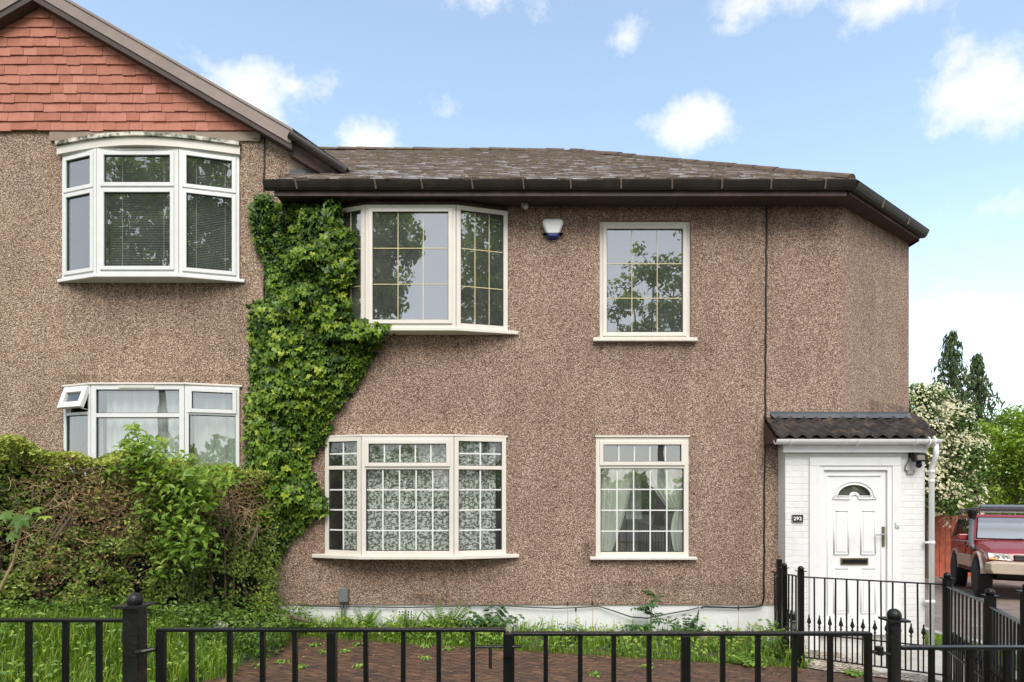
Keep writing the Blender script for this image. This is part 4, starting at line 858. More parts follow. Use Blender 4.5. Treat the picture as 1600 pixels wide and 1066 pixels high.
drape('net_curtain', 'narrow white net curtain at the back of lower single window', (W2[0]+.50, W2[0]+.68), (W2[0]+.50, W2[0]+.70), (W2[0]+.48, W2[0]+.70), 1.45, 2.2, .55, m_net)
mb = MB(); mb.box(W2[0]+.35, W2[0]+.50, .9, .95, 1.0, 2.05); tag(mb.build('furniture', M('red brown wood', (.20,.08,.05), .5, .2)), 'red brown wooden furniture inside the lower single window', 'furniture')
tag(sheet([(-5.30,.0),(-5.10,-.06)], 1.62, 2.75, 'voile_curtain', m_net, .02, .10), 'white voile curtain in the left side of neighbour lower bay', 'curtain')
tag(sheet([(-5.08,-.03),(-4.09,-.03)], 1.62, 3.07, 'voile_curtain', m_net, .024, .13), 'white voile curtain across the centre of neighbour lower bay', 'curtain')
tag(sheet([(-3.98,-.03),(-3.50,.10)], 1.62, 3.0, 'voile_curtain', M('grey green curtain', (.40,.46,.40), .9, .08, 3), .026, .17), 'grey green curtain in right side of neighbour lower bay', 'curtain')
def blind(a, b, z0, z1, label):
    a = Vector((a[0],a[1],0)); b = Vector((b[0],b[1],0)); u = (b-a); Lg = u.length; u /= Lg; n = Vector((u.y,-u.x,0)); mb = MB(); z = z0
    while z < z1:
        q = lambda s, d, zz: a + u*s + n*d + Vector((0,0,zz))
        mb.add([q(.02,.010,z-.006),q(Lg-.02,.010,z-.006),q(Lg-.02,-.012,z+.008),q(.02,-.012,z+.008)], [(0,1,2,3)]); z += .021
    root = mb.build('venetian_blind', m_blind, fix=False); tag(root, label, 'blind', None)
    s = MB()
    for f in (.2, .8): s.obox(a, u, n, Lg*f, Lg*f+.004, .014, .016, z0, z1)
    s.build('ladder_cord', m_net, root); h = MB(); h.obox(a, u, n, .01, Lg-.01, -.02, .015, z1, z1+.03); h.build('head_rail', m_blind, root)
blind((-5.02,-.08), (-4.16,-.08), 4.56, 5.97, 'grey venetian blind in the centre of neighbour upper bay')
blind((-4.05,-.09), (-3.52,.06), 4.56, 5.97, 'grey venetian blind in right side of neighbour upper bay')
# ------------------------------------------------------------------ ground
def ground_mat():
    m, nt, b, o = newmat('garden soil')
    tc = N(nt, 'ShaderNodeTexCoord'); n1 = N(nt, 'ShaderNodeTexNoise', in_Scale=3.0, in_Detail=8.0, in_Roughness=.7); L(nt, tc, 'Object', n1, 'Vector')
    r = ramp(nt, [(.3, (.05, .04, .025)), (.5, (.06, .075, .025)), (.7, (.08, .11, .03))]); L(nt, n1, 0, r, 0); L(nt, r, 0, b, 'Base Color'); b.inputs['Roughness'].default_value = .95
    bp = N(nt, 'ShaderNodeBump', in_Strength=.6, in_Distance=.03); n2 = N(nt, 'ShaderNodeTexNoise', in_Scale=30.0, in_Detail=5.0); L(nt, tc, 'Object', n2, 'Vector'); L(nt, n2, 0, bp, 'Height'); L(nt, bp, 0, b, 'Normal'); return m
m_soil = ground_mat()
def paver_mat():
    m, nt, b, o = newmat('brown block paving')
    tc = N(nt, 'ShaderNodeTexCoord'); mp = N(nt, 'ShaderNodeMapping'); mp.inputs['Rotation'].default_value = (0, 0, R(38)); L(nt, tc, 'Object', mp, 0)
    br = N(nt, 'ShaderNodeTexBrick', in_Scale=1.0, in_Mortar_Size=.010, in_Mortar_Smooth=.3, in_Brick_Width=.21, in_Row_Height=.105, in_Bias=.0); L(nt, mp, 0, br, 'Vector')
    br.inputs['Color1'].default_value = (.155, .072, .045, 1); br.inputs['Color2'].default_value = (.085, .044, .032, 1); br.inputs['Mortar'].default_value = (.03, .028, .014, 1)
    n1 = N(nt, 'ShaderNodeTexNoise', in_Scale=4.0, in_Detail=8.0, in_Roughness=.7); L(nt, tc, 'Object', n1, 'Vector'); r1 = ramp(nt, [(.32, (.55, .55, .55)), (.7, (1.35, 1.3, 1.2))]); L(nt, n1, 0, r1, 0)
    x = N(nt, 'ShaderNodeMix', data_type='RGBA', blend_type='MULTIPLY'); x.inputs[0].default_value = 1; L(nt, br, 'Color', x, 6); L(nt, r1, 0, x, 7)
    n2 = N(nt, 'ShaderNodeTexNoise', in_Scale=11.0, in_Detail=9.0, in_Roughness=.75); mp2 = N(nt, 'ShaderNodeMapping'); mp2.inputs['Scale'].default_value = (.5, 1.8, 1); L(nt, tc, 'Object', mp2, 0); L(nt, mp2, 0, n2, 'Vector')
    mr = N(nt, 'ShaderNodeMapRange'); L(nt, n2, 0, mr, 0); mr.inputs[1].default_value = .52; mr.inputs[2].default_value = .66
    x2 = N(nt, 'ShaderNodeMix', data_type='RGBA'); L(nt, mr, 0, x2, 0); L(nt, x, 2, x2, 6); x2.inputs[7].default_value = (.24, .135, .062, 1); L(nt, x2, 2, b, 'Base Color')
    b.inputs['Roughness'].default_value = .75
    hm = N(nt, 'ShaderNodeMath', operation='MULTIPLY_ADD'); L(nt, n2, 0, hm, 0); hm.inputs[1].default_value = .4; L(nt, br, 'Fac', hm, 2)
    bp = N(nt, 'ShaderNodeBump', in_Strength=.5, in_Distance=-.01); L(nt, hm, 0, bp, 'Height'); L(nt, bp, 0, b, 'Normal'); return m
m_paver = paver_mat()
m_conc = M('pale concrete slabs', (.40, .375, .34), .85, .18, 5, .3, 60, dirt=(.25, .23, .18), dirtlo=.55, dirthi=.75)
m_gravel = pebble('pale gravel', [(0, (.12, .10, .08)), (.2, (.30, .26, .21)), (.5, (.45, .40, .33)), (.8, (.62, .57, .48))], scale=38)
m_drive = M('brown driveway', (.20, .15, .12), .7, .3, 3, .4, 30, dirt=(.36, .31, .27), dirtlo=.55, dirthi=.7)
m_tarmac = M('street asphalt', (.055, .055, .057), .85, .2, 6, .5, 90)
def heightgrid(name, xs, ys, mat, dz=0, fn=None):
    X, Y = np.meshgrid(xs, ys); 
    if fn is not None: X, Y = fn(X, Y)
    Z = gz(X, Y) + dz; n, m = X.shape
    v = np.stack([X.ravel(), Y.ravel(), Z.ravel()], 1).tolist(); f = [(i*m+j, i*m+j+1, (i+1)*m+j+1, (i+1)*m+j) for i in range(n-1) for j in range(m-1)]
    mb = MB(); mb.add(v, f); return struct(mb.build(name, mat, smooth=True, fix=False))
xs = np.concatenate([[-400,-150,-60,-30,-18,-12,-9], np.arange(-7, 8.01, .15), [9,10,11,12,14,18,30,60,150,400]]); ys = np.concatenate([[-400,-150,-60,-30,-18,-12], np.arange(-9, 3.01, .15), [4,5,6,7,8,9,10,11,12,13,14,18,30,60,150,400]])
heightgrid('ground', xs, ys, m_soil, -.012)
def dback(x): return -.42 - (x + 2.62) * .165
def drx(S, T):
    Y = (dback(-2.62 + S*5.68) + .03*np.sin(S*40)) * (1-T) + T*-5.62; xr = np.interp(-Y, [1.3, 2.15, 3.15, 4.0, 5.5], [3.08, 3.95, 3.54, 3.10, 2.62]); return -2.62 + .04*np.sin(T*9)*(1-S) + S*(xr+2.62), Y
heightgrid('driveway', np.linspace(0, 1, 60), np.linspace(0, 1, 60), m_paver, .006, drx)
heightgrid('gravel', np.linspace(3.05, 4.0, 8), np.linspace(0, 1, 12), m_gravel, .016, lambda X, T: (X, -.15*(1-T) + T*(-1.35 - (X-3.05)*.85 - .10)))
heightgrid('path', np.linspace(0, 1, 10), np.linspace(-7, 1.2, 40), m_conc, .008, lambda S, Y: (3.95 + .42*np.clip(Y+2.1, -9, 0) + .25*(Y>-1)*0 + S*1.15, Y))
heightgrid('shared_drive', np.linspace(0, 1, 12), np.linspace(-7, 15, 60), m_drive, .010, lambda S, Y: (5.75 + .40*np.clip(Y+2.1, -9, 0) + S*9, Y))
heightgrid('street', np.linspace(-60, 60, 30), np.linspace(-17, -10, 6), m_tarmac, .006)
# strip of kerb stones beside the shared drive
kb = MB()
for i in range(9):
    y = -2.0 + i*.92; x = 5.62; z = gzf(x, y+.4); kb.box(x, x+.1, y, y+.9, z-.2, z+.035)
struct(kb.build('drive_kerb', m_conc, bevel=.01))

# ------------------------------------------------------------------ front gates, fences and posts
FY = -5.48; fs = 430.0
FX = lambda px: (px-800)/fs
FZ = lambda py: CAMH + (765-py)/fs
zb = .30
def ballpost(name, label, x, y, zbase, zball, wsq, rball, plate_w, mat, rnd=False, group=None):
    t = thing(name, label, 'fence post', (x, y, zbase), group)
    mb = MB(); zt = zball - rball*.85
    if rnd: mb.lathe((x, y, zbase-.1), [(wsq/2, 0), (wsq/2, zt-zbase+.1)], 20)
    else: mb.box(x-wsq/2, x+wsq/2, y-wsq/2, y+wsq/2, zbase-.1, zt)
    mb.build('shaft', mat, t, bevel=0 if rnd else .004, smooth=False)
    mb = MB(); mb.box(x-plate_w/2, x+plate_w/2, y-plate_w/2, y+plate_w/2, zt, zt+.007); mb.build('cap_plate', mat, t)
    mb = MB(); prof = [(rball*math.sin(math.pi*i/12)+.0005, -rball*math.cos(math.pi*i/12)) for i in range(13)]; mb.lathe((x, y, zball), prof, 20); mb.build('ball', mat, t, smooth=True)
    return t
ballpost('gate_post', 'square black gate post with rusty ball finial left of the gates', FX(211), FY, zb, FZ(937.5), .058, .0265, .104, m_blackrust)
ballpost('gate_post', 'slim round black gate post with ball finial right of the gates', FX(1397), FY, zb, FZ(961), .043, .0235, .074, m_blackrust, True)
def flatfence(t, x0, x1, ztop, zbot, bars, post=None, bw=.016, railh=.012, raild=.03, mid=()):
    mb = MB(); mb.box(x0, x1, FY-raild/2, FY+raild/2, ztop-railh, ztop); mb.build('top_rail', m_black, t, bevel=.003)
    mb = MB(); mb.box(x0, x1, FY-raild/2, FY+raild/2, zbot, zbot+railh); mb.build('bottom_rail', m_black, t, bevel=.003)
    h = ztop - railh - zbot - railh; bm = MB(); bm.box(-bw/2, bw/2, -bw/2, bw/2, 0, h); me = meshof(bm, 'bar', m_black)
    for x in bars: inst(me, 'bar', t, (x, FY, zbot+railh))
def stile(t, x, ztop, zbot, wd, name='stile'):
    mb = MB(); mb.box(x-wd/2, x+wd/2, FY-wd/2, FY+wd/2, zbot, ztop); mb.build(name, m_black, t, bevel=.003)
zt = FZ(981.5); g1 = thing('gate', 'left leaf of the low black iron driveway gates', 'gate', (FX(248), FY, zb), 'black driveway gates')
flatfence(g1, FX(247), FX(790), zt, zb+.08, [FX(p) for p in (302,356,410,462,574,628,685,739)])
for p, wd in ((252, .028), (519, .032), (791, .022)): stile(g1, FX(p), zt-.012, zb+.09, wd)
mb = MB(); zh = FZ(1014); mb.tube([(FX(222), FY-.03, zh-.004), (FX(232), FY-.035, zh), (FX(247), FY-.018, zh+.004)], .0085, 8); mb.lathe((FX(234), FY-.03, zh), [(.008,-.01),(.008,.022)], 10); mb.build('hinge', m_blackrust, g1)
mb = MB(); zl = FZ(1008.5); mb.tube([(FX(742), FY-.02, zl), (FX(814), FY-.02, zl+.001)], .0055, 8); mb.bar((FX(766.5), FY-.02, zl), (FX(766.5), FY-.022, FZ(1042)), .012, .008, (0,1,0)); mb.build('bolt', m_blackrust, g1)
mb = MB(); mb.box(FX(787), FX(801), FY-.034, FY-.012, FZ(1023), FZ(987)); mb.build('latch_cover', m_black, g1, bevel=.002)
zt2 = FZ(987.5); g2 = thing('gate', 'right leaf of the low black iron driveway gates', 'gate', (FX(1358), FY, zb), 'black driveway gates')
flatfence(g2, FX(797), FX(1360), zt2, zb+.07, [FX(p) for p in (852,905,959,1014,1129,1184,1240,1297)])
for p, wd in ((799, .022), (1071, .030), (1356, .022)): stile(g2, FX(p), zt2-.012, zb+.08, wd)
mb = MB(); zh = FZ(1018); mb.tube([(FX(1359), FY, zh), (FX(1376), FY-.005, zh-.002), (FX(1388), FY-.01, zh-.008)], .006, 8); mb.box(FX(1369), FX(1377), FY-.014, FY+.01, FZ(1023), FZ(1010)); mb.build('hinge', m_blackrust, g2)
f1 = thing('front_fence', 'low black bar fence left of the square gate post', 'fence', (FX(0), FY, zb+.05))
flatfence(f1, FX(-460), FX(200), FZ(966.5), zb+.1, [FX(p) for p in (-440,-386,-332,-278,-224,-170,-116,-62,-8,46,101,155)])
f2 = thing('front_fence', 'low black bar fence right of the slim round gate post', 'fence', (FX(1500), FY, zb))
flatfence(f2, FX(1405), FX(1880), FZ(1009.5), zb+.07, [FX(p) for p in (1455,1514.5,1573,1631,1689,1747,1805,1863)])
# fence between the garden and the shared path: leaning panels with a low row of spears
pA, pB, pC, pD, pE = [Vector(p) for p in ((PX(1225.5,-.88),-.88,0), (PX(1251.3,-1.33),-1.33,0), (PX(1480,-2.12),-2.12,0), (PX(1547,-3.13),-3.13,0), (3.14,-3.98,0))]
pF = Vector((2.62, -5.3, 0)); pA0 = Vector((PX(1218,-.35), -.35, 0))
def tops(p, py): return CAMH + (765-py)*(p.y+CAMD)/F
posts = [(pA, 884, 'slender black post with ball finial nearest the porch corner', .05), (pB, 889, 'black ball-topped post at the left end of the oblique spear panel', .052), (pC, 899.5, 'black ball-topped post at the corner in front of the white porch', .056), (pD, 926, 'black ball-topped post in the fence beside the pale path', .056)]
for p, py, lb, wd in posts: ballpost('fence_post', lb, p.x, p.y, gzf(p.x, p.y), tops(p, py), wd, .031, .088, m_black)
ballpost('fence_post', 'black ball-topped post of the path fence nearest the street', pE.x, pE.y, gzf(pE.x, pE.y), 1.25, .056, .031, .088, m_black)
bar_me = {}
def panel(label, a, b, za, zb_, na, nb_, name='railing'):
    """za, zb_: height of the top rail at each end"""
    t = thing(name, label, 'fence panel', (a.x, a.y, 0), 'spear-topped panels beside the path')
    d = (b - a); Lg = d.length; u = d / Lg; s0, s1 = .03, Lg - .03
    q = lambda s, z: a + u*s + Vector((0, 0, z))
    ta = lambda s: za + (zb_-za)*s/Lg
    Hh = .83
    for nm, dz, ht in (('top_rail', 0, .012), ('mid_rail', -.58, .012), ('bottom_rail', -Hh+.0, .012)):
        mb = MB(); mb.bar(q(s0, ta(s0)+dz), q(s1, ta(s1)+dz), .030 if nm == 'top_rail' else .022, ht); mb.build(nm, m_black, t)
    n = na; rz = math.atan2(u.y, u.x)
    if 'b' not in bar_me:
        bm = MB(); bm.box(-.007,.007,-.007,.007,-Hh,0); bar_me['b'] = meshof(bm, 'bar', m_black)
        bm = MB(); bm.box(-.006,.006,-.006,.006,-Hh,-.50); bm.lathe((0,0,-.50), [(.007,-.015),(.012,-.01),(.012,0),(.007,.006),(.009,.02),(.022,.035),(.019,.05),(.009,.085),(.006,.10),(.008,.108),(.003,.118)], 8); bar_me['s'] = meshof(bm, 'spear_bar', m_black)
    for i in range(n):
        s = s0 + (s1-s0)*(i+1)/(n+1); inst(bar_me['b'], 'bar', t, q(s, ta(s)), rz)
        s2 = s0 + (s1-s0)*(i+.5)/(n+1); inst(bar_me['s'], 'spear_bar', t, q(s2, ta(s2)), rz)
    return t
rl = lambda p, py: CAMH + (765-py)*(p.y+CAMD)/F
panel('short black spear panel between the two left posts by the porch', pA, pB, rl(pA, 897), rl(pB, 901), 3, 3)
panel('long oblique black spear panel standing in front of the white door', pB, pC, rl(pB, 901.5), rl(pC, 913.5), 11, 11)
panel('black spear panel running along the pale path from the corner post', pC, pD, rl(pC, 916), rl(pD, 945), 9, 9)
panel('black spear panel along the path at the right edge of view', pD, pE, rl(pD, 947), rl(pE, 979), 9, 9)
panel('black spear panel of the path fence reaching the street fence', pE, pF, rl(pE, 979), 1.2, 12, 12)
# old folded gate leaf standing against the wall end
og = thing('folded_gate', 'dark narrow iron gate leaf folded against the porch wall corner', 'gate', (pA0.x, pA0.y, 0))
mb = MB(); gx = PX(1217.5,-.45); mb.box(gx-.025, gx+.025, -.47, -.43, -.15, PZ(874,-.45)); mb.build('stile', m_black, og)
mb = MB(); mb.box(gx-.01, gx+.01, -.43, -.25, PZ(897,-.4), PZ(895,-.4)); mb.box(gx-.01, gx+.01, -.43, -.25, .1, .12)
mb.build('rail', m_black, og)
bm = MB(); bm.box(-.007,.007,-.007,.007,0,PZ(897,-.4)-.1); me = meshof(bm, 'bar', m_black)
for i in range(4): inst(me, 'bar', og, (gx+.02, -.41+i*.04, .1))
mb = MB(); mb.tube([(gx-.02,-.46,PZ(899,-.45)),(gx-.09,-.47,PZ(903,-.45))], .006, 6); mb.build('latch', m_black, og)
mb = MB(); mb.lathe((gx, -.45, PZ(869,-.45)), [(.005,-.02),(.018,-.01),(.02,.005),(.012,.02),(.003,.028)], 10); mb.build('finial', M('rust', (.22,.11,.05), .8, .3, 20), og)

# ------------------------------------------------------------------ red timber fence
rf = thing('timber_fence', 'red brown vertical board fence at the end of the driveway', 'fence', (11, 10.4, gzf(11, 10.4)))
mb = MB(); x = 8.6
while x < 18:
    wd = random.uniform(.125, .15); z0 = gzf(x, 10.4) - .05; zt_ = 1.08 + random.uniform(-.035, .035); y = 10.4 + random.uniform(-.01, .01)
    mb.prism([(x, y, z0), (x+wd, y, z0), (x+wd, y, zt_-.02), (x+wd*.8, y, zt_), (x+wd*.2, y, zt_), (x, y, zt_-.02)], (0, .022, 0)); x += wd + random.uniform(.008, .03)
mb.build('boards', m_fence, rf)
mb = MB(); mb.box(8.6, 18, 10.43, 10.48, -.3, -.2); mb.box(8.6, 18, 10.43, 10.48, .6, .7); mb.build('rail', m_fence, rf)

# ------------------------------------------------------------------ the red off-road car
m_red = M('dark red car paint', (.25, .012, .014), .26, .08, 3, spec=.7); m_beige = M('champagne lower paint', (.44, .36, .28), .35, .08, 4, spec=.6, dirt=(.26,.2,.15), dirtlo=.55, dirthi=.8)
m_red.node_tree.nodes['Principled BSDF'].inputs['Coat Weight'].default_value = .25
m_tyre = M('mud tyre rubber', (.018, .017, .016), .85, .3, 12, .4, 50); m_cglass = glassmat('car glass', .2, (.35, .38, .38), .0); m_rim = M('steel rim', (.40, .40, .40), .4, .15, 9, metal=.8)
m_lamp = M('headlight lens', (.40, .38, .33), .08, .1, 10, spec=1); m_orange = M('indicator lens', (.72, .36, .10), .15, .05); m_grille = M('grey grille', (.10, .10, .105), .35, .1)
m_platew = M('white number plate', (.80, .80, .76), .4, .02)
cx0, cy0 = 9.76, 5.0
yaw = math.atan2(1.03, 2.0)
car = bpy.data.objects.new('car', None); COL.objects.link(car)
tag(car, 'dark red off-road car with beige bumper, snorkel and roof rack', 'car')
# local frame: +y to the rear, x across (camera side = -x), origin on the ground under the front axle centre
ex, ey = Vector((math.cos(yaw), -math.sin(yaw), 0)), Vector((math.sin(yaw), math.cos(yaw), 0))
org = Vector((cx0, cy0, 0)) + ex*.76
pitch = math.atan2(gzf(org.x, org.y) - gzf((org+ey*2.4).x, (org+ey*2.4).y), 2.4)
car.location = (org.x, org.y, gzf(org.x, org.y)+.012); car.rotation_euler = (-pitch, 0, -yaw); OFF[car.name] = Vector()
def loft(mb, secs, close=True):
    n = len(secs[0]); vs = [p for s in secs for p in s]; f = []
    for i in range(len(secs)-1):
        for k in range(n): f.append((i*n+k, i*n+(k+1)%n, (i+1)*n+(k+1)%n, (i+1)*n+k))
    f += [tuple(range(n))[::-1], tuple((len(secs)-1)*n+k for k in range(n))]; mb.add(vs, f)
def bsec(y, hw, zb_, zt_, cr=.10, sh=.06):       # closed body section
    h = [(hw*.90, zb_), (hw, zb_+.12), (hw, zt_-sh*2.2), (hw-.02, zt_-sh), (hw-cr, zt_), (hw*.45, zt_+.025)]
    return [Vector((x, y, z)) for x, z in h] + [Vector((-x, y, z)) for x, z in h[::-1]]
mb = MB()
loft(mb, [bsec(-.70,.70,.56,.77,.08), bsec(-.65,.78,.56,.89,.10), bsec(-.45,.80,.58,.98,.12), bsec(.0,.81,.60,1.05,.12), bsec(.55,.82,.58,1.13,.10), bsec(.75,.82,.56,1.15,.06), bsec(3.0,.82,.58,1.17,.05), bsec(3.28,.80,.62,1.15,.06), bsec(3.36,.74,.66,1.08,.08)])
body = mb.build('body', m_red, car, smooth=False, bevel=.02)
def gsec(y, hb, ht, z0, z1): return [Vector((x, y, z)) for x, z in ((hb,z0),(ht,z1-.06),(ht-.07,z1),(-ht+.07,z1),(-ht,z1-.06),(-hb,z0))]
mb = MB(); 
vs = []
Zb, Zr = 1.14, 1.70
A_ = [Vector(p) for p in ((-.78,.60,Zb),(.78,.60,Zb),(.64,1.22,Zr-.02),(-.64,1.22,Zr-.02))]     # windscreen plane
mb.add([(-.80,.60,Zb),(.80,.60,Zb),(.80,3.26,Zb),(-.80,3.26,Zb),(-.65,1.20,Zr-.03),(.65,1.20,Zr-.03),(.66,3.10,Zr),(-.66,3.10,Zr),(-.58,1.30,Zr+.02),(.58,1.30,Zr+.02),(.58,3.0,Zr+.04),(-.58,3.0,Zr+.04)],
       [(0,1,5,4),(1,2,6,5),(2,3,7,6),(3,0,4,7),(4,5,9,8),(5,6,10,9),(6,7,11,10),(7,4,8,11),(8,9,10,11),(3,2,1,0)])
mb.build('cabin', m_red, car, bevel=.02)
def pane_on(name, corners, off, mat=m_cglass, thick=.006):
    c = [Vector(p) for p in corners]; n = (c[1]-c[0]).cross(c[3]-c[0]).normalized(); mb = MB(); mb.prism([p + n*off for p in c], n*thick); return mb.build(name, mat, car)
lerp = lambda a, b, t: Vector(a).lerp(Vector(b), t)
def quadpane(name, q00, q10, q11, q01, u0, u1, v0, v1, off, mat=m_cglass):
    g = lambda u, v: lerp(lerp(q00, q10, u), lerp(q01, q11, u), v); return pane_on(name, [g(u0,v0), g(u1,v0), g(u1,v1), g(u0,v1)], off, mat)
fq = [(-.80,.60,Zb),(.80,.60,Zb),(.65,1.20,Zr-.03),(-.65,1.20,Zr-.03)]
m_screen = M('pale tinted windscreen', (.20,.215,.22), .28, .05, 3, spec=1.0); m_screen.node_tree.nodes['Principled BSDF'].inputs['IOR'].default_value = 2.4; 
quadpane('windscreen_seal', *fq, .035,.965,.05,.95, .003, m_blackp); quadpane('windscreen', *fq, .05,.95,.08,.93, .010, m_screen)
for sg in (-1, 1):
    sq = [(sg*.80,3.26,Zb),(sg*.80,.60,Zb),(sg*.65,1.20,Zr-.03),(sg*.66,3.10,Zr)]
    if sg > 0: sq = [sq[1],sq[0],sq[3],sq[2]]
    for (u0,u1) in ((.05,.24),(.27,.60),(.63,.90)) if sg < 0 else ((.10,.37),(.40,.73),(.76,.95)): quadpane('side_window', *sq, u0,u1,.14,.88, .006)
quadpane('rear_window', (.80,3.26,Zb),(-.80,3.26,Zb),(-.66,3.10,Zr),(.66,3.10,Zr), .1,.9,.15,.85,.006)
mb = MB(); loft(mb, [[Vector((x*s,y,z)) for s in (1,) for x,z in ((.80,.50),(.84,.58),(.83,.72),(.70,.76),(-.70,.76),(-.83,.72),(-.84,.58),(-.80,.50))] for y, s in ((-.70,1),)] + [[Vector((x*.97,-.83,z)) for x,z in ((.74,.51),(.78,.58),(.78,.70),(.66,.73),(-.66,.73),(-.78,.70),(-.78,.58),(-.74,.51))]])
mb.build('front_bumper', m_beige, car, bevel=.015)
mb = MB(); mb.box(-.78,.78,3.32,3.46,.58,.80); mb.build('rear_bumper', m_beige, car, bevel=.03)
for sg in (-1, 1):
    for yc in (0, 2.45):                                    # flared arches
        mb = MB()
        pts = [(yc + .47*math.cos(a), .48 + .44*math.sin(a)) for a in [math.pi*i/12 for i in range(13)]]; ptsi = [(yc + .42*math.cos(a), .48 + .39*math.sin(a)) for a in [math.pi*i/12 for i in range(13)]]
        for i in range(12):
            o0, o1, i0, i1 = pts[i], pts[i+1], ptsi[i], ptsi[i+1]; xo, xi = sg*.855, sg*.76
            mb.add([(xo,*o0),(xo,*o1),(xo,*i1),(xo,*i0),(xi,*o0),(xi,*o1),(xi,*i1),(xi,*i0)], [(0,1,2,3),(0,4,5,1),(3,2,6,7)])
        mb.build('arch_flare', m_beige, car)
    mb = MB(); mb.box(sg*.80 if sg > 0 else -.865, .865 if sg > 0 else -.80, .50, 1.97, .56, .82); mb.build('door_cladding', m_beige, car, bevel=.02)
    mb = MB(); mb.box(min(sg*.60,sg*.82), max(sg*.60,sg*.82), .44, 2.02, .47, .56); mb.build('side_step', m_blackp, car, bevel=.01)
    mb = MB(); mb.box(sg*.82-.008, sg*.82+.008, 1.26, 1.27, .80, 1.10); mb.box(sg*.82-.008, sg*.82+.008, .60, .61, .80, 1.10); mb.build('door_gap', m_blackp, car)
    for yy in (1.12, 2.0):
        mb = MB(); mb.box(sg*.835-.012, sg*.835+.012, yy-.07, yy+.07, .98, 1.01); mb.build('door_handle', m_red, car, bevel=.006)
    mb = MB(); c = Vector((sg*.93, .74, 1.20)); mb.prism([c+Vector(q) for q in ((-.11,-.03,-.055),(.11,-.03,-.07),(.12,-.03,.05),(.08,-.03,.075),(-.09,-.03,.07),(-.12,-.03,.03))], (0,.10,0)); mir = mb.build('mirror', m_red, car, bevel=.022); mir.scale = (1, 1, 1)
    mb = MB(); mb.bar((sg*.80,.72,1.17),(sg*.90,.74,1.19),.05,.04); mb.build('mirror_arm', m_blackp, mir)
    hq = [(sg*.40,-.705,.765),(sg*.76,-.675,.775),(sg*.765,-.625,.90),(sg*.43,-.66,.89)]
    if sg < 0: hq = [hq[1],hq[0],hq[3],hq[2]]
    h = pane_on('headlight', hq, .012, m_lamp, .02)
    for xq in (.50, .64): rb = MB(); rb.lathe((sg*xq, -.712, .835), [(.046,.012),(.052,-.004),(.045,-.010),(.02,.0),(.004,.003)], 16, 'y'); rb.build('reflector', m_chrome, h, smooth=True)
    oq = [(sg*.62,-.700,.77),(sg*.76,-.685,.777),(sg*.762,-.668,.82),(sg*.63,-.683,.815)]
    if sg < 0: oq = [oq[1],oq[0],oq[3],oq[2]]
    pane_on('indicator', oq, .026, m_orange, .008)
mb = MB(); mb.box(-.37,.37,-.725,-.66,.775,.885); mb.build('grille', m_blackp, car, bevel=.01)
mb = MB()
for i in range(3): mb.box(-.36,.36,-.735,-.69,.792+i*.032,.804+i*.032)
mb.build('grille_bar', m_grille, car)
# bonnet scoop line and shut line
mb = MB(); mb.box(-.80,.80,.56,.60,1.135,1.15); mb.build('scuttle', m_blackp, car)
mb = MB(); mb.bar((-.45,.52,1.165),(.05,.60,1.20),.016,.012); mb.bar((.15,.52,1.165),(.6,.60,1.20),.016,.012); mb.build('wiper', m_blackp, car)
wm = MB(); rt, wt_ = .385, .25
prof = [(.20,-wt_/2),(.30,-wt_/2),(rt-.03,-wt_/2+.005),(rt,-wt_/2+.035),(rt+.006,0),(rt,wt_/2-.035),(rt-.03,wt_/2-.005),(.30,wt_/2),(.20,wt_/2)]
wm.lathe((0,0,0), prof, 36, 'x')
for i in range(30):
    a = 2*math.pi*i/30
    for k, xx in enumerate((-.095,-.04,.02,.07)):
        aa = a + (k%2)*.1; c = Vector((xx+.01, math.cos(aa)*rt, math.sin(aa)*rt)); tdir = Vector((0,-math.sin(aa),math.cos(aa))); rdir = Vector((0,math.cos(aa),math.sin(aa))); X_ = Vector((1,0,0))
        q = [c + X_*sx*.028 + tdir*st*.025 + rdir*sr*.014 for sr in (-1,1) for sx, st in ((-1,-1),(1,-1),(1,1),(-1,1))]
        wm.add(q, [(3,2,1,0),(4,5,6,7),(0,1,5,4),(1,2,6,5),(2,3,7,6),(3,0,4,7)])
tyre_me = meshof(wm, 'tyre', m_tyre)
rm = MB(); rm.lathe((0,0,0), [(.205,-.10),(.205,.08),(.19,.10),(.16,.07),(.08,.06),(.06,.09),(.01,.09)], 20, 'x')
rim_me = meshof(rm, 'rim', m_rim)
for sg in (-1, 1):
    for yc in (0, 2.45):
        wh = bpy.data.objects.new('wheel', tyre_me); COL.objects.link(wh); wh.parent = car; wh.location = (sg*.76, yc, rt+.008); wh.rotation_euler = (0, 0, 0 if sg > 0 else math.pi)
        r_ = bpy.data.objects.new('rim', rim_me); COL.objects.link(r_); r_.parent = wh
mb = MB(); mb.box(-.60,.60,-.55,3.2,.42,.60); mb.tube([(-.76,0,.39),(.76,0,.39)], .05, 8); mb.tube([(-.76,2.45,.39),(.76,2.45,.39)], .05, 8); mb.build('underbody', m_blackp, car)
mb = MB(); sxn = -.80; mb.tube([(-.82,.30,.94),(-.86,.36,1.02),(-.84,.55,1.16),(-.79,.75,1.38),(-.745,.98,1.60)], [.045,.052,.05,.05,.05], 12); mb.build('snorkel', m_gutter if False else m_grille, car, smooth=True)
mb = MB(); mb.lathe((-.735, .98, 1.60), [(.05,-.02),(.065,.02),(.085,.10),(.10,.16),(.10,.20),(.05,.21)], 14); mb.build('snorkel_head', m_blackp, car, smooth=False)
rack = MB()
for xx in (-.66, .66): rack.tube([(xx,.95,1.86),(xx,3.1,1.86)], .018, 8); rack.tube([(xx,.95,1.80),(xx,3.1,1.80)], .014, 8)
for yy in np.linspace(.95,3.1,8): rack.tube([(-.66,yy,1.86),(.66,yy,1.86)], .012, 6)
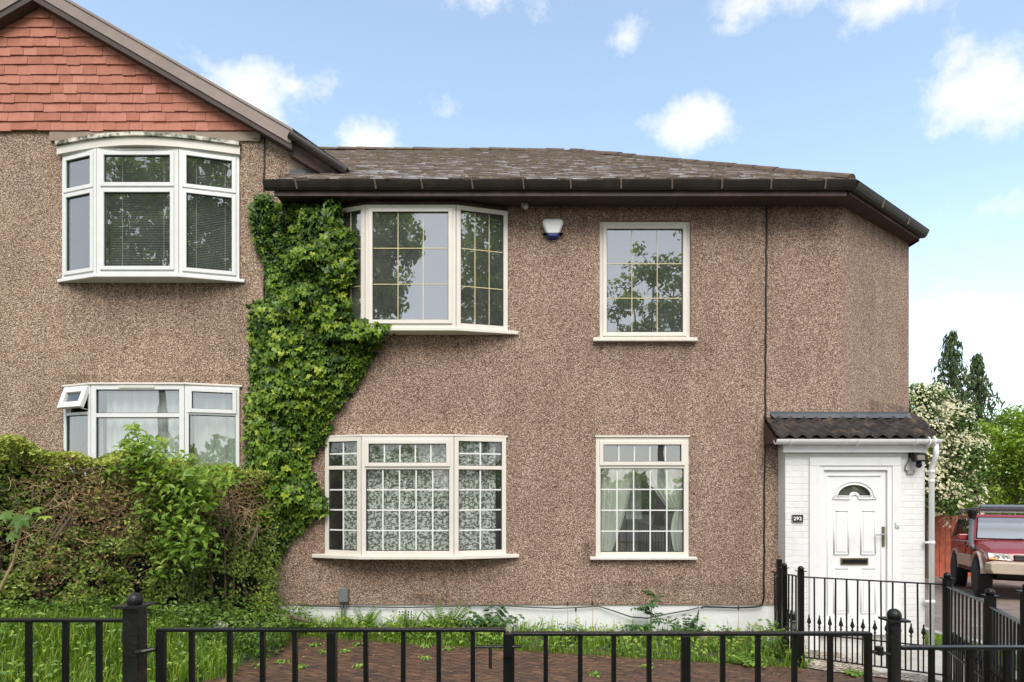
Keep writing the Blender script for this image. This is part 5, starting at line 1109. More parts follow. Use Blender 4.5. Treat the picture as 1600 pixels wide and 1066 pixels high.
for xx in (-.62,.62):
    for yy in (1.35, 2.1, 2.9): rack.tube([(xx,yy,1.70),(xx,yy,1.86)], .014, 6)
rk = rack.build('roof_rack', m_grille, car)
mb = MB(); mb.tube([(-.60,.90,1.885),(.70,.90,1.885)], .045, 14); mb.build('rack_tube', M('grey blue tube', (.10,.12,.15), .35, .1), rk, smooth=False)
mb = MB(); mb.box(-.58,.58,1.05,1.09,1.755,1.785); mb.build('light_bar', m_rim, rk)
np_ = MB(); np_.box(-.22,.22,-.862,-.840,.60,.70); pl = np_.build('licence_plate', m_platew, car, bevel=.003)
text_obj('plate_letter', 'K', .095, (-.165,-.864,.65), m_blackp, pl, .001)
# ------------------------------------------------------------------ ivy on the wall
IV = [(399,327),(403,316),(413,309),(426,315),(437,339),(447,360),(451,383),(456,375),(458,354),(447,330),(449,318),(500,316),(537,318),(539,327),(540,366),(560,375),(561,390),(552,408),(563,411),(560,432),(554,450),(548,468),(554,492),(547,512),(572,511),(614,516),(608,528),(581,555),(569,582),(556,602),(542,620),(522,645),(512,680),(504,700),(486,710),(481,736),(498,764),(515,797),(494,806),(472,824),(440,864),(424,897),(396,905),(376,890),(382,800),(386,760),(392,715),(388,660),(392,620),(404,600),(392,579),(401,540),(395,510),(401,480),(423,474),(419,405),(410,399),(399,366)]
n = 16500; xs_ = rng.uniform(370, 625, n); ys_ = rng.uniform(300, 910, n)
jx = xs_ + rng.normal(0, 2.5, n); jy = ys_ + rng.normal(0, 2.5, n); k = inpoly(jx, jy, IV); xs_, ys_ = xs_[k], ys_[k]
def edged(xs, ys, poly):
    d = np.full(len(xs), 1e9)
    for (x1,y1),(x2,y2) in zip(poly, poly[1:]+poly[:1]):
        t = np.clip(((xs-x1)*(x2-x1)+(ys-y1)*(y2-y1))/((x2-x1)**2+(y2-y1)**2+1e-9),0,1); d = np.minimum(d, np.hypot(xs-x1-t*(x2-x1), ys-y1-t*(y2-y1)))
    return d
ed = edged(xs_, ys_, IV)
lc = np.stack([rng.uniform(370,620,150), rng.uniform(300,910,150), rng.uniform(12,30,150)],1)
lump = .55 + .9*np.max(np.exp(-((xs_[:,None]-lc[None,:,0])**2+(ys_[:,None]-lc[None,:,1])**2)/(lc[None,:,2]**2)), axis=1)
bulge = .05 + .0055*np.minimum(ed, 40) * lump + np.where(xs_ > 520, .16, 0)*(ys_ < 540)
dep = rng.random(len(xs_))**.6
Yv = -.03 - bulge*dep
dd = CAMD; Xw = (xs_-800)*dd/F; Zw = CAMH + (765-ys_)*dd/F
pts = np.stack([Xw, Yv, Zw], 1)
nr = np.stack([rng.normal(0,.45,len(pts)), -np.ones(len(pts)), rng.normal(.45,.45,len(pts))], 1)
ivr = np.clip(dep*.42 + .22*(lump-.9) + rng.normal(.09,.21,len(pts)) - .28*np.clip((Zw-4.6)/1,0,1), 0, 1)  # leaf tone paints highlights outward, shade in gaps and under the eaves
xs2 = rng.uniform(375, 625, 6000); ys2 = rng.uniform(305, 905, 6000); e2 = edged(xs2, ys2, IV); k2 = (~inpoly(xs2, ys2, IV)) & (e2 < 9) & (rng.random(6000) < .55*np.exp(-e2/3.5)); xs2, ys2 = xs2[k2], ys2[k2]
st_p = np.stack([(xs2-800)*CAMD/F, rng.uniform(-.07,-.02,len(xs2)), CAMH+(765-ys2)*CAMD/F], 1); st_n = np.stack([rng.normal(0,.35,len(xs2)), -np.ones(len(xs2)), rng.normal(.3,.3,len(xs2))],1)
ivy = thing('ivy', 'thick green ivy climbing the house wall up to the eaves', 'ivy', (-2.9, 0, .2))
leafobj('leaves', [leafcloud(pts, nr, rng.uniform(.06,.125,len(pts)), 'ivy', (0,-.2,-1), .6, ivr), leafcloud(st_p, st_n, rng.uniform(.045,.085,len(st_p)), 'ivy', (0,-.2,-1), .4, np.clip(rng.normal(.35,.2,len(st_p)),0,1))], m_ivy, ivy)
mb = MB()
for i in range(26):
    x = PX(random.uniform(405, 440)); z = .1; p = [(x, -.03, z)]; tx = PX(random.uniform(410, 560)); tz = random.uniform(2.0, 5.0)
    for s in range(12): f = (s+1)/12; p.append((x + (tx-x)*f**1.6 + random.uniform(-.04,.04), -.03 - random.uniform(0,.03), z + (tz-z)*f))
    q = [a for a in p if inpoly(np.array([800+a[0]*F/CAMD]), np.array([765-(a[2]-CAMH)*F/CAMD]), IV)[0]]
    if len(q) > 2: mb.tube(q, [.014*(1-.7*i_/len(q)) for i_ in range(len(q))], 5)
mb.build('stem', m_ivystem, ivy)

# ------------------------------------------------------------------ hedge
H0, H1 = np.array([-2.95, -.30]), np.array([-6.50, -4.02]); hd = (H1-H0); HL = np.hypot(*hd); hu = hd/HL; hn = np.array([-hu[1], hu[0]])
if hn[1] > 0: hn = -hn
def htop(t): return 2.00 + .34*np.clip(t*1.45,0,1)**.7 + .05*np.sin(t*30) + .035*np.sin(t*68+1)
hedge = thing('hedge', 'untidy privet hedge with bare brown twigs between the two gardens', 'hedge', (-3.9, -1.2, .5))
n = 84000; t = rng.uniform(-.014, 1, n); h = rng.random(n); s = t*HL
topsel = rng.random(n) < .30
zb_ = gz(H0[0]+hd[0]*t, H0[1]+hd[1]*t)
zz = np.where(topsel, htop(t) - np.abs(rng.normal(0,.05,n)), zb_ + (htop(t)-zb_)*h)
bul = .10*np.sin(s*3.1+zz*2.2)+.07*np.sin(s*7.3-zz*4.1+2)+.05*np.sin(s*13+zz*9)
deep = np.where(topsel, rng.uniform(-.75, .12, n), .10 + bul - .30*rng.random(n)**1.7)
deep = deep + .14*np.clip((zb_ + .9 - zz)/.9, 0, 1)*(~topsel)
px_ = H0[0]+hd[0]*t+hn[0]*deep; py_ = H0[1]+hd[1]*t+hn[1]*deep
# bare patches on the face
ppx = 800 + F*px_/(py_+CAMD); ppy = 765 - F*(zz-CAMH)/(py_+CAMD)
patch = np.maximum(np.exp(-(((ppx-150)/115)**2 + ((ppy-775)/70)**2)), 1.05*np.exp(-(((ppx-372)/50)**2+((ppy-775)/42)**2)))
patch = np.maximum(patch, .75*np.exp(-(((ppx-90)/60)**2+((ppy-865)/60)**2)))
gap = np.sin(s*5.1+zz*3.3)*np.sin(zz*6.7-s*2.3+1) + .7*np.sin(s*11.3-zz*8.9+2)*np.sin(zz*13.1+s*4.7)
hole = np.clip((gap-.10)*2.2, 0, 1)*np.clip((htop(t)-.18-zz)/.35, 0, 1)*.88
keep = (rng.random(n) > hole) & (rng.random(n) > patch*.72) | (topsel & (rng.random(n) < .5))
P3 = np.stack([px_, py_, zz], 1)[keep]; kk = keep.sum()
nr = np.stack([hn[0]+rng.normal(0,.6,kk), hn[1]+rng.normal(0,.6,kk), rng.normal(.5,.5,kk)], 1)
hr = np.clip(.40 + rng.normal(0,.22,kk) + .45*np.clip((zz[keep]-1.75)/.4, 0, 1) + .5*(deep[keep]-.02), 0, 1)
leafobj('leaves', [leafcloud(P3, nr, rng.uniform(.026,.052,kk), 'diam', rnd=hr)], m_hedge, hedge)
mb = MB()
def hpt(t, z, d): return Vector((H0[0]+hd[0]*t+hn[0]*d, H0[1]+hd[1]*t+hn[1]*d, z))
def on_face(px, py, d=.08):     # where the view of (px,py) meets the hedge face
    k = (px-800)/F; o_ = H0 + hn*d
    # x = k*(y+CAMD) along the hedge line
    t = (k*(o_[1]+CAMD) - o_[0])/(hd[0]-k*hd[1]); y = o_[1]+hd[1]*t; return t, CAMH + (765-py)*(y+CAMD)/F
for i in range(620):
    r_ = random.random()
    if r_ < .55: cxp, cyp = random.gauss(150, 80), random.gauss(785, 52)
    elif r_ < .82: cxp, cyp = random.gauss(372, 36), random.gauss(780, 34)
    else: cxp, cyp = random.uniform(0, 300), random.gauss(850, 45)
    t_, z_ = on_face(cxp, cyp)
    if not (-.02 < t_ < 1) or z_ > htop(t_) - .04: continue
    p = hpt(t_, z_, random.uniform(-.14, .03)); d = Vector((random.gauss(0, 1), 0, random.gauss(.1, .7))); d = Vector((hu[0]*d.x, hu[1]*d.x, d.z)) + Vector((hn[0], hn[1], 0))*random.uniform(.1, .9); d.normalize()
    def twig(p, d, ln, r, lev):
        pts_ = [p]; q = p
        for k_ in range(random.choice((2, 3))):
            q = q + d*ln*random.uniform(.25, .5); pts_.append(q); d = (d + Vector((random.gauss(0,.33), random.gauss(0,.33), random.gauss(-.02,.33)))).normalized()
        mb.tube(pts_, [r*(1-.6*k_/len(pts_)) for k_ in range(len(pts_))], 4, False)
        if lev < 2:
            for k_ in range(random.choice((1, 2, 2))):
                dd_ = (d + Vector((random.gauss(0,.8), random.gauss(0,.8), random.gauss(0,.7)))).normalized(); twig(random.choice(pts_[1:]), dd_, ln*random.uniform(.45,.8), r*.6, lev+1)
    twig(p, d, random.uniform(.12, .26), random.uniform(.0022, .0042), 0)
mb.build('bare_twigs', m_twig, hedge)
mb = MB()
for i in range(34):
    t_ = random.uniform(0.02, .97); d0 = random.uniform(-.45, -.02); zg = gzf(*(H0+hd*t_+hn*d0)); p = [hpt(t_, zg, d0)]
    for k_ in range(6): p.append(hpt(t_ + random.uniform(-.02,.02)*(k_+1), zg + (htop(t_)-.25-zg)*(k_+1)/6, d0 + random.uniform(-.05,.05)))
    mb.tube(p, [.03*(1-.12*k_) for k_ in range(7)], 6)
for cxp, cyp, cxq, cyq, rr in ((60, 905, 118, 795, .020), (75, 880, 105, 800, .015), (385, 900, 402, 820, .03), (345, 880, 372, 800, .018), (330, 860, 352, 800, .015), (95, 780, 185, 735, .014), (60, 760, 190, 722, .010)):
    a_, za = on_face(cxp, cyp, 0); b_, zb2 = on_face(cxq, cyq, .06); mb.tube([hpt(a_, za, -.05), hpt((a_+b_)/2+.01, (za+zb2)/2, .05), hpt(b_, zb2, .09)], [rr, rr*.8, rr*.45], 6)
mb.build('trunk', m_bark, hedge, smooth=True)
dk = (rng.random(n) < patch*.55) & ~topsel
kd = dk.sum(); leafobj('dead_leaves', [leafcloud(np.stack([px_, py_, zz], 1)[dk] + rng.normal(0,.02,(kd,3)), np.stack([hn[0]+rng.normal(0,.7,kd), hn[1]+rng.normal(0,.7,kd), rng.normal(.3,.6,kd)],1), rng.uniform(.02,.045,kd), 'diam')], leafmat('dead brown leaves', [(0,(.12,.07,.035)),(.6,(.25,.15,.07)),(1,(.36,.26,.12))], .8, .15), hedge)
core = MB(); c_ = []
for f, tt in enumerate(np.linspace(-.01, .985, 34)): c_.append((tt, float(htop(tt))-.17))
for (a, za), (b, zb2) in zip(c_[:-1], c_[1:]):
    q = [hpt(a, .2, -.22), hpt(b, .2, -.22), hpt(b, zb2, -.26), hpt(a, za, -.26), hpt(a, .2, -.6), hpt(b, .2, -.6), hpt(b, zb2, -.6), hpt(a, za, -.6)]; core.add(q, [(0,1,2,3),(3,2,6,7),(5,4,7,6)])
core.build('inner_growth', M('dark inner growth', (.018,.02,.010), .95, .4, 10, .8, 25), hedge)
# bright broad-leaved shrub growing up through the hedge
shr = thing('shrub', 'bright green broad-leaved shrub growing up through the hedge', 'shrub', (-3.7, -.9, .5))
cl = []; stems = MB()
for (a, b, rad, cnt) in ((238, 692, 20, 60), (262, 704, 26, 110), (222, 708, 22, 70), (305, 738, 36, 170), (250, 735, 38, 170), (322, 768, 40, 170), (205, 738, 20, 50), (285, 785, 45, 170), (350, 750, 30, 90), (232, 674, 9, 24), (300, 830, 40, 150), (325, 850, 40, 120), (285, 870, 35, 80), (370, 745, 25, 60), (190, 745, 14, 30)):
    dpt = rng.uniform(6.35, 6.95, cnt); ang = rng.uniform(0, 2*math.pi, cnt); rr = rad*1.08*np.sqrt(rng.random(cnt)); X = (a + rr*np.cos(ang) - 800)*dpt/F; Z = CAMH + (765 - b - rr*np.sin(ang)*.75)*dpt/F
    p = np.stack([X, dpt-CAMD-.25, Z], 1); nr = np.stack([rng.normal(.1,.45,cnt), -.55+rng.normal(0,.4,cnt), .9+rng.normal(0,.3,cnt)], 1)
    cl.append(leafcloud(p, nr, rng.uniform(.055,.115,cnt), 'lance', (.2,-.6,-.25), .35, np.clip(rng.normal(.5,.22,cnt)+.2*(Z-1.9), 0, 1)))
    bx_ = float(X.mean())*.75 - .93; stems.tube([(bx_, -.72, .5), (bx_+random.uniform(-.08,.08), -.75, 1.3), (float(X.mean()), float((dpt-CAMD-.25).mean()), float(Z.mean()))], [.012,.010,.005], 5)
leafobj('leaves', cl, m_shrub, shr); stems.build('stem', m_ivystem, shr)
# sycamore sapling poking out of the hedge at the left edge
sap = thing('sapling', 'sycamore sapling with large leaves poking out of the hedge at left', 'sapling', (-4.3, -2.3, .6))
def at_depth(px, py, d): return np.array([(px-800)*d/F, d-CAMD, CAMH+(765-py)*d/F])
lv = [(34,812,.16,.0),(52,797,.12,.35),(18,838,.10,.1),(70,808,.10,.95),(8,806,.11,.15)]
pp = np.array([at_depth(a,b,5.05) for a,b,_,_ in lv]); leafobj('leaves', [leafcloud(pp, np.array([[.2,-.8,.6],[0,-.5,.9],[.2,-.8,.6],[.1,-.25,1],[.3,-.7,.6]]), np.array([x[2] for x in lv]), 'maple', (.4,-.3,-.3), .6, np.array([x[3] for x in lv]))], m_shrub, sap)
mb = MB(); mb.tube([at_depth(-20,960,5.3), at_depth(20,880,5.25), at_depth(40,800,5.1)], [.014,.010,.005], 6)
for a,b,_,_ in lv: mb.tube([at_depth(38,830,5.12), at_depth((a+38)/2,(b+820)/2-4,5.08), at_depth(a,b,5.05)], [.004,.003,.002], 5)
mb.build('stem', m_twig, sap)

# ------------------------------------------------------------------ grass, undergrowth, weeds
def blades(n, fx, hmin, hmax, wid, lean=.35):
    x, y = fx(n); n = len(x); z = gz(x, y) - .01; h = rng.uniform(hmin, hmax, n); a = rng.uniform(0, 2*math.pi, n); ln = h*rng.uniform(.1, lean*2, n)
    dx, dy = np.cos(a)*ln, np.sin(a)*ln; wx, wy = -np.sin(a)*wid, np.cos(a)*wid
    V = np.stack([np.stack([x-wx, y-wy, z],1), np.stack([x+wx, y+wy, z],1), np.stack([x+dx*.35+wx*.8, y+dy*.35+wy*.8, z+h*.6],1), np.stack([x+dx*.35-wx*.8, y+dy*.35-wy*.8, z+h*.6],1), np.stack([x+dx, y+dy, z+h*(1-.25*ln/h)],1)], 1)
    f = []
    for i in range(n): b = i*5; f += [(b, b+1, b+2, b+3), (b+3, b+2, b+4)]
    return V.reshape(-1,3), f, np.repeat(np.clip(rng.normal(.45,.22,n),0,1), 5)
def left_lawn(n):
    x = rng.uniform(-4.8, -2.5, n); y = rng.uniform(-5.6, -.05, n); edge = -2.62 + .12*np.sin(y*5) + .05*np.sin(y*13)
    front = H0[1] + (x-H0[0])/hd[0]*hd[1] - .15                      # keep in front of the hedge
    k = (x < edge) & ((y < front - .05) | (x > -2.95)); return x[k], y[k]
def wall_strip(n):
    x = rng.uniform(-2.95, 3.1, n); y = dback(x) + rng.uniform(-.06, 1, n)*( -.03 - dback(x)); d = .5 + .5*np.sin(x*3.1+1)*np.sin(x*7.7+y*6) + .35*np.sin(x*17); k = rng.random(n) < np.clip(.22+.75*d, .12, 1)*np.where((x > -.1) & (x < 2.9), .55, 1); return x[k], y[k]
g = [blades(30000, left_lawn, .06, .24, .004), blades(9500, wall_strip, .06, .20, .004), blades(1500, wall_strip, .2, .34, .004)]
def edge_tufts(n):
    x = rng.uniform(-2.8, 3.05, n); y = dback(x) - np.abs(rng.normal(0, .05, n)); return x, y
g.append(blades(2200, edge_tufts, .03, .10, .004)); 
def path_edge(n):
    y = rng.uniform(-4.5, 2.5, n); x = 5.12 + .40*np.clip(y+2.1, -9, 0) + rng.uniform(.0, .50, n); return x, y
g.append(blades(7000, path_edge, .04, .10, .004))
def drive_verge(n):
    x = rng.uniform(6.2, 9.0, n); y = rng.uniform(5, 10.2, n); k = x < 7.6 + .12*(y-5); return x[k], y[k]
g.append(blades(5000, drive_verge, .05, .14, .006))
gr = leafobj('grass', g, m_grass); gr['kind'] = 'stuff'
def broad(n, fx, zmax, s0, s1, shape='oval', up=1.0):
    x, y = fx(n); n = len(x); z = gz(x, y) + rng.random(n)**1.3*zmax; p = np.stack([x, y, z], 1); nr = np.stack([rng.normal(0,.4,n), -.35+rng.normal(0,.35,n), np.full(n, up)], 1)
    return leafcloud(p, nr, rng.uniform(s0, s1, n), shape, rnd=np.clip(rng.normal(.35,.22,n)+.5*(z-gz(x,y))/zmax, 0, 1))
def hedge_foot(n):
    t = rng.uniform(0, 1, n); d = rng.uniform(.05, .50, n); return H0[0]+hd[0]*t+hn[0]*d, H0[1]+hd[1]*t+hn[1]*d
def corner(n):
    x = rng.uniform(-3.4, -2.45, n); y = rng.uniform(-1.7, -.1, n); return x, y
ug = leafobj('undergrowth', [broad(4200, hedge_foot, .22, .03, .065, 'diam'), broad(1500, left_lawn, .20, .035, .07, 'oval'), broad(2600, corner, .35, .03, .06, 'diam'), broad(3600, wall_strip, .10, .03, .06, 'oval')], m_under); ug['kind'] = 'stuff'
lw_ = leafobj('lawn_weeds', [broad(2600, left_lawn, .20, .02, .045, 'oval'), broad(1300, left_lawn, .22, .035, .07, 'lance'), broad(3600, wall_strip, .17, .03, .065, 'oval'), broad(1200, wall_strip, .24, .04, .08, 'lance')], m_weed); lw_['kind'] = 'stuff'
def rosette(name, label, cat, x, y, n, ln, wd, mat, up=.6, group=None, shape='oval', sub=1, tall=0):
    t = thing(name, label, cat, (x, y, gzf(x, y)), group); pts_, nr_, tp_, sz_ = [], [], [], []
    mb = MB(); cl = []
    z0 = gzf(x, y)
    if tall: mb.tube([(x,y,z0),(x+.01,y,z0+tall*.5),(x+.02,y-.01,z0+tall)], [.010,.008,.003], 6)
    for i in range(n):
        a = 2*math.pi*i/n*2.4 + random.uniform(-.3,.3); base = Vector((x, y, z0 + (tall*(i+.5)/n if tall else .01))); el = up*random.uniform(.6,1.3) ; l_ = ln*random.uniform(.7,1.15)*(1 - .55*i/n if tall else 1)
        d = Vector((math.cos(a)*math.cos(el), math.sin(a)*math.cos(el), math.sin(el)))
        spine = [base + d*l_*f - Vector((0,0,.20*l_*f*f)) for f in np.linspace(0,1,6)]
        mb.tube(spine, [.004,.0035,.003,.0025,.002,.001], 4, False)
        for k_ in range(1, 6 if sub == 1 else 18):
            f = k_/5 if sub == 1 else k_/18; p = base + d*l_*f - Vector((0,0,.20*l_*f*f)); side = d.cross(Vector((0,0,1))).normalized()
            for sg in (-1, 1):
                pts_.append(p); nr_.append(Vector((0,0,1)) + d*.2 + Vector((random.gauss(0,.15),random.gauss(0,.15)-.2,0))); tp_.append(side*sg + d*.55); sz_.append(wd*(1-.75*f if sub > 1 else 1-.35*f)*random.uniform(.85,1.15))
    tp = np.array(tp_); 
    rv = np.clip(rng.normal(.5,.22,len(pts_)),0,1)
    leafobj('fronds' if sub > 1 else 'leaves', [leafcloud(np.array(pts_), np.array(nr_), np.array(sz_), shape, tp, .94, rv)], mat, t); mb.build('stalk', mat, t, fix=False) if False else None
    sm = mb.build('stem', m_weedstem, t, fix=False); return t
m_weedstem = M('green weed stem', (.10,.16,.04), .7, .2)
def gp(px, py, z=.02):                         # spot on the ground strip seen at this pixel
    d = (CAMH - z)*F/(py-765); return (px-800)*d/F, d-CAMD
for (px, y, n, ln, wd, lb) in ((695, -.30, 16, .58, .12, 'yellow green fern under the right end of the lower bay window'), (640, -.30, 13, .42, .09, 'low yellow green fern beside the air brick'), (566, -.34, 14, .46, .10, 'fern under the left side of lower bay window'), (668, -.36, 12, .36, .08, 'small fern between the air brick and the tallest fern')):
    rosette('fern', lb, 'fern', PX(px, y), y, n, ln, wd, m_weed, .95, 'ferns along the plinth', 'needle', 2)
for (px, y, n, ln, wd, lb) in ((768, -.28, 28, .46, .11, 'dark leafy weed clump left of the bare white plinth'), (722, -.30, 15, .26, .07, 'dark leafy weed clump beside the tall fern'), (1074, -.36, 24, .36, .09, 'bushy dark weed below the right edge of the lower single window'), (980, -.33, 14, .22, .06, 'low dark weed left of the tall thistle'), (893, -.4, 14, .22, .06, 'low spreading weed in middle of the white plinth'), (1135, -.42, 15, .24, .06, 'low dark weed right of the stone by plinth')):
    rosette('weed_clump', lb, 'weed', PX(px, y), y, n, ln, wd, m_thistle, 1.0, 'dark weeds along the plinth', 'oval')
rosette('thistle', 'tall thistle standing against the white plinth under single window', 'thistle', PX(1016,-.32), -.32, 20, .32, .10, m_thistle, .30, None, 'needle', 1, .58)
rosette('weed_clump', 'bright spreading weed at front corner by the spear fence', 'weed', PX(1165,-1.3), -1.35, 16, .24, .06, m_weed, .6, 'bright weeds by the fence', 'oval')
rosette('weed_clump', 'leafy green weed at the foot of the folded gate', 'weed', PX(1207,-1.0), -1.0, 18, .32, .055, m_weed, .9, 'bright weeds by the fence', 'oval', 1, .34)
rosette('weed_clump', 'low bright weed growing from paving below the oblique fence', 'weed', PX(1335,-1.75), -1.75, 14, .15, .05, m_weed, .4, 'bright weeds by the fence', 'oval')
for (px, py, lb) in ((1304, 1, 'thin brown dock seed stalk, left of a pair at the plinth'),):
    pass
ds = [(886, .43, 'brown seed stalk standing alone at the plinth'), (899, .36, 'shorter brown seed stalk beside the taller one'), (925, .44, 'tallest brown seed stalk left of single window'), (1153, .42, 'brown seed stalk near the wall cable')]
for px, h_, lb in ds:
    x, y = PX(px, -.2), -.2; z0 = gzf(x, y); t_ = thing('seed_stalk', lb, 'weed', (x, y, z0), 'seed stalks along the plinth')
    mb = MB(); mb.tube([(x,y,z0),(x+.01,y,z0+h_*.6),(x+.006,y,z0+h_)], [.004,.003,.002], 5); mb.build('stalk', m_twig, t_)
    mb = MB(); mb.lathe((x+.006,y,z0+h_-.03), [(.003,-.03),(.010,-.015),(.012,.01),(.006,.03)], 7); mb.build('seed_head', M('brown seed head', (.05,.035,.025), .9, .2), t_)
# weeds in the paving joints
tuft_spots = [(420,1010),(490,1014),(505,1024),(560,1012),(700,1015),(560,1052),(665,1032),(440,1046),(470,1056),(405,1054),(540,1022),(1110,1024),(665,1012),(930,1058),(1010,1040)]
tw0 = None
for i, (px, py) in enumerate(tuft_spots):
    x, y = gp(px, py, .08); n_ = 34; aa = rng.uniform(0, 2*math.pi, n_); rr_ = rng.random(n_)*.07
    t_ = thing('paving_weed', 'small weed tuft growing from a joint in the brown paving', 'weed', (x, y, gzf(x, y)+.006), 'weeds in the paving joints')
    X, Y = x+np.cos(aa)*rr_, y+np.sin(aa)*rr_; p = np.stack([X, Y, gz(X,Y)+.01+rng.random(n_)*.035], 1); nr = np.stack([np.cos(aa)*.5, np.sin(aa)*.5-.2, np.full(n_, .8)], 1)
    leafobj('leaves', [leafcloud(p, nr, rng.uniform(.02,.042,n_), 'oval', np.stack([np.cos(aa),np.sin(aa),.3+0*aa],1), .7)], m_weed, t_)
lx_ = rng.uniform(-2.5, 2.9, 420); ly_ = dback(lx_) - rng.random(420)**1.6*4.6; lp = np.stack([lx_, ly_, gz(lx_, ly_)+.014], 1)
li = leafobj('leaf_litter', [leafcloud(lp, np.stack([rng.normal(0,.2,420), rng.normal(0,.2,420), np.ones(420)],1), rng.uniform(.012,.04,420), 'diam')], leafmat('dry litter', [(0,(.07,.045,.03)),(.6,(.20,.13,.06)),(.85,(.30,.22,.10)),(1,(.16,.22,.05))], .8, .05)); li['kind'] = 'stuff'
# stones and a log among the weeds
def rock(name, label, cat, x, y, z, sx, sy, sz, mat, seed):
    import bmesh
    r_ = random.Random(seed); bm = bmesh.new(); bmesh.ops.create_icosphere(bm, subdivisions=2, radius=1)
    for v in bm.verts: k_ = 1 + r_.uniform(-.16,.16); v.co = Vector((v.co.x*sx*k_, v.co.y*sy*k_, v.co.z*sz*k_))
    me = bpy.data.meshes.new(name); bm.to_mesh(me); bm.free(); me.materials.append(mat); o = bpy.data.objects.new(name, me); COL.objects.link(o); o.location = (x, y, z); return tag(o, label, cat)
x, y = gp(345, 975, .42); rock('stone', 'pale rubble stone lying in grass left of paving', 'stone', x, y, gzf(x,y)+.14, .075, .05, .06, m_conc, 3)
x, y = PX(1098,-.45), -.45; rock('stone', 'grey brown stone propped at the foot of white plinth', 'stone', x, y, gzf(x,y)+.05, .07, .05, .09, m_cement, 8)
lg = MB(); a_ = at_depth(432, 962, 7.05); b_ = at_depth(482, 971, 6.95); lg.tube([a_, (a_+b_)/2+np.array([0,0,.015]), b_], [.016,.022,.014], 8); tag(lg.build('log', m_bark), 'short dark log lying in the grass below the ivy', 'log')
lg = MB(); a_ = at_depth(1160, 1035, 6.3); b_ = at_depth(1235, 1040, 6.2); 

# ------------------------------------------------------------------ trees
def blob_tree(name, label, base, blobs, nleaf, size, mat, trunk_h, trunk_r, shape='diam', group=None, extra=None, limbs=8, up=.3, droop=0):
    t = thing(name, label, 'tree', base, group); base = Vector(base); clouds = []; tot = sum(b[3]**2 for b in blobs); mb = MB()
    top = base + Vector((0,0,trunk_h)); mb.tube([base-Vector((0,0,.3)), base.lerp(top,.5)+Vector((random.uniform(-.1,.1),0,0)), top], [trunk_r, trunk_r*.8, trunk_r*.55], 9)
    for (x, y, z, r_) in blobs:
        c = np.array([x,y,z]); k_ = int(nleaf*r_*r_/tot); nsub = max(4, int(11)); per = k_//nsub
        mb.tube([top, (top + Vector((x,y,z)))/2 + Vector((random.uniform(-.2,.2),random.uniform(-.2,.2),-.1)), Vector((x,y,z))], [trunk_r*.45, trunk_r*.28, trunk_r*.08], 6)
        for s_ in range(nsub):
            d = unit(1, .25)[0]; sc_ = c + d*r_*rng.uniform(.45,.95); sr = r_*rng.uniform(.26,.46)
            mb.tube([Vector((x,y,z)), Vector(sc_.tolist())], [trunk_r*.10, trunk_r*.03], 4, False)
            q = unit(per); rad = sr*np.cbrt(rng.random(per))[:,None]; p = sc_ + q*rad*np.array([1.15,1.15,.8]); nr = q + np.array([0,0,up]) + rng.normal(0,.5,(per,3))
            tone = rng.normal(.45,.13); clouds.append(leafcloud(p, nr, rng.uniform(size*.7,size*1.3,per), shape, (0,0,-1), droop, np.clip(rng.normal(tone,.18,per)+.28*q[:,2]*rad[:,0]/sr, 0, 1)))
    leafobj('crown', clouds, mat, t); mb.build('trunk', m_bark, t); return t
gzr = lambda x, y: gzf(x, y)
def pxp(px, py, d): v = at_depth(px, py, d); return float(v[0]), float(v[1]), float(v[2])
# flowering hawthorn
dH = 17.5; hb = [pxp(1445,640,dH)+(.75,), pxp(1478,668,dH)+(.75,), pxp(1432,690,dH)+(.8,), pxp(1470,720,dH)+(.9,), pxp(1505,700,dH+.6)+(.6,), pxp(1440,760,dH)+(.9,), pxp(1485,775,dH)+(.8,), pxp(1400,650,dH)+(.9,), pxp(1400,740,dH)+(1.0,)]
b0 = pxp(1450,800,dH)
haw = blob_tree('hawthorn_tree', 'hawthorn tree covered in cream blossom behind the porch', (b0[0], b0[1], gzf(b0[0],b0[1])), hb, 9000, .13, m_haw, 1.6, .14)
cl = []
for (x,y,z,r_) in hb:
    k_ = 190; d = unit(k_, .45); d /= np.linalg.norm(d,axis=1,keepdims=True); p = np.array([x,y,z]) + d*r_*rng.uniform(.75,1.12,k_)[:,None]
    for j in range(4): cl.append(leafcloud(p + rng.normal(0,.05,(k_,3)), d+np.array([0,-.6,.6])+rng.normal(0,.3,(k_,3)), rng.uniform(.05,.11,k_), 'oval'))
leafobj('blossom', cl, m_blossom, haw)
dB = 19.5; bb = [pxp(1545,720,dB)+(1.0,), pxp(1580,700,dB)+(1.1,), pxp(1600,680,dB)+(.9,), pxp(1560,760,dB)+(1.1,), pxp(1620,740,dB)+(1.3,), pxp(1520,770,dB)+(.9,), pxp(1610,790,dB)+(1.1,), pxp(1535,690,dB)+(.6,), pxp(1655,700,dB)+(1.4,), pxp(1700,750,dB)+(1.4,)]
b0 = pxp(1580,850,dB); blob_tree('bushy_tree', 'fresh yellow green bushy tree behind the red car', (b0[0], b0[1], gzf(b0[0],b0[1])), bb, 15000, .115, m_tree1, 1.5, .13)
dC = 26; bb = [pxp(1460,770,dC)+(1.6,), pxp(1530,790,dC)+(1.6,), pxp(1590,700,dC)+(1.6,), pxp(1650,690,dC)+(1.8,), pxp(1400,760,dC)+(1.8,)]
b0 = pxp(1530,830,dC); blob_tree('dark_tree', 'dark green tree filling the gap behind hawthorn and bushy tree', (b0[0], b0[1], gzf(b0[0],b0[1])), bb, 7000, .2, m_street, 2, .2)
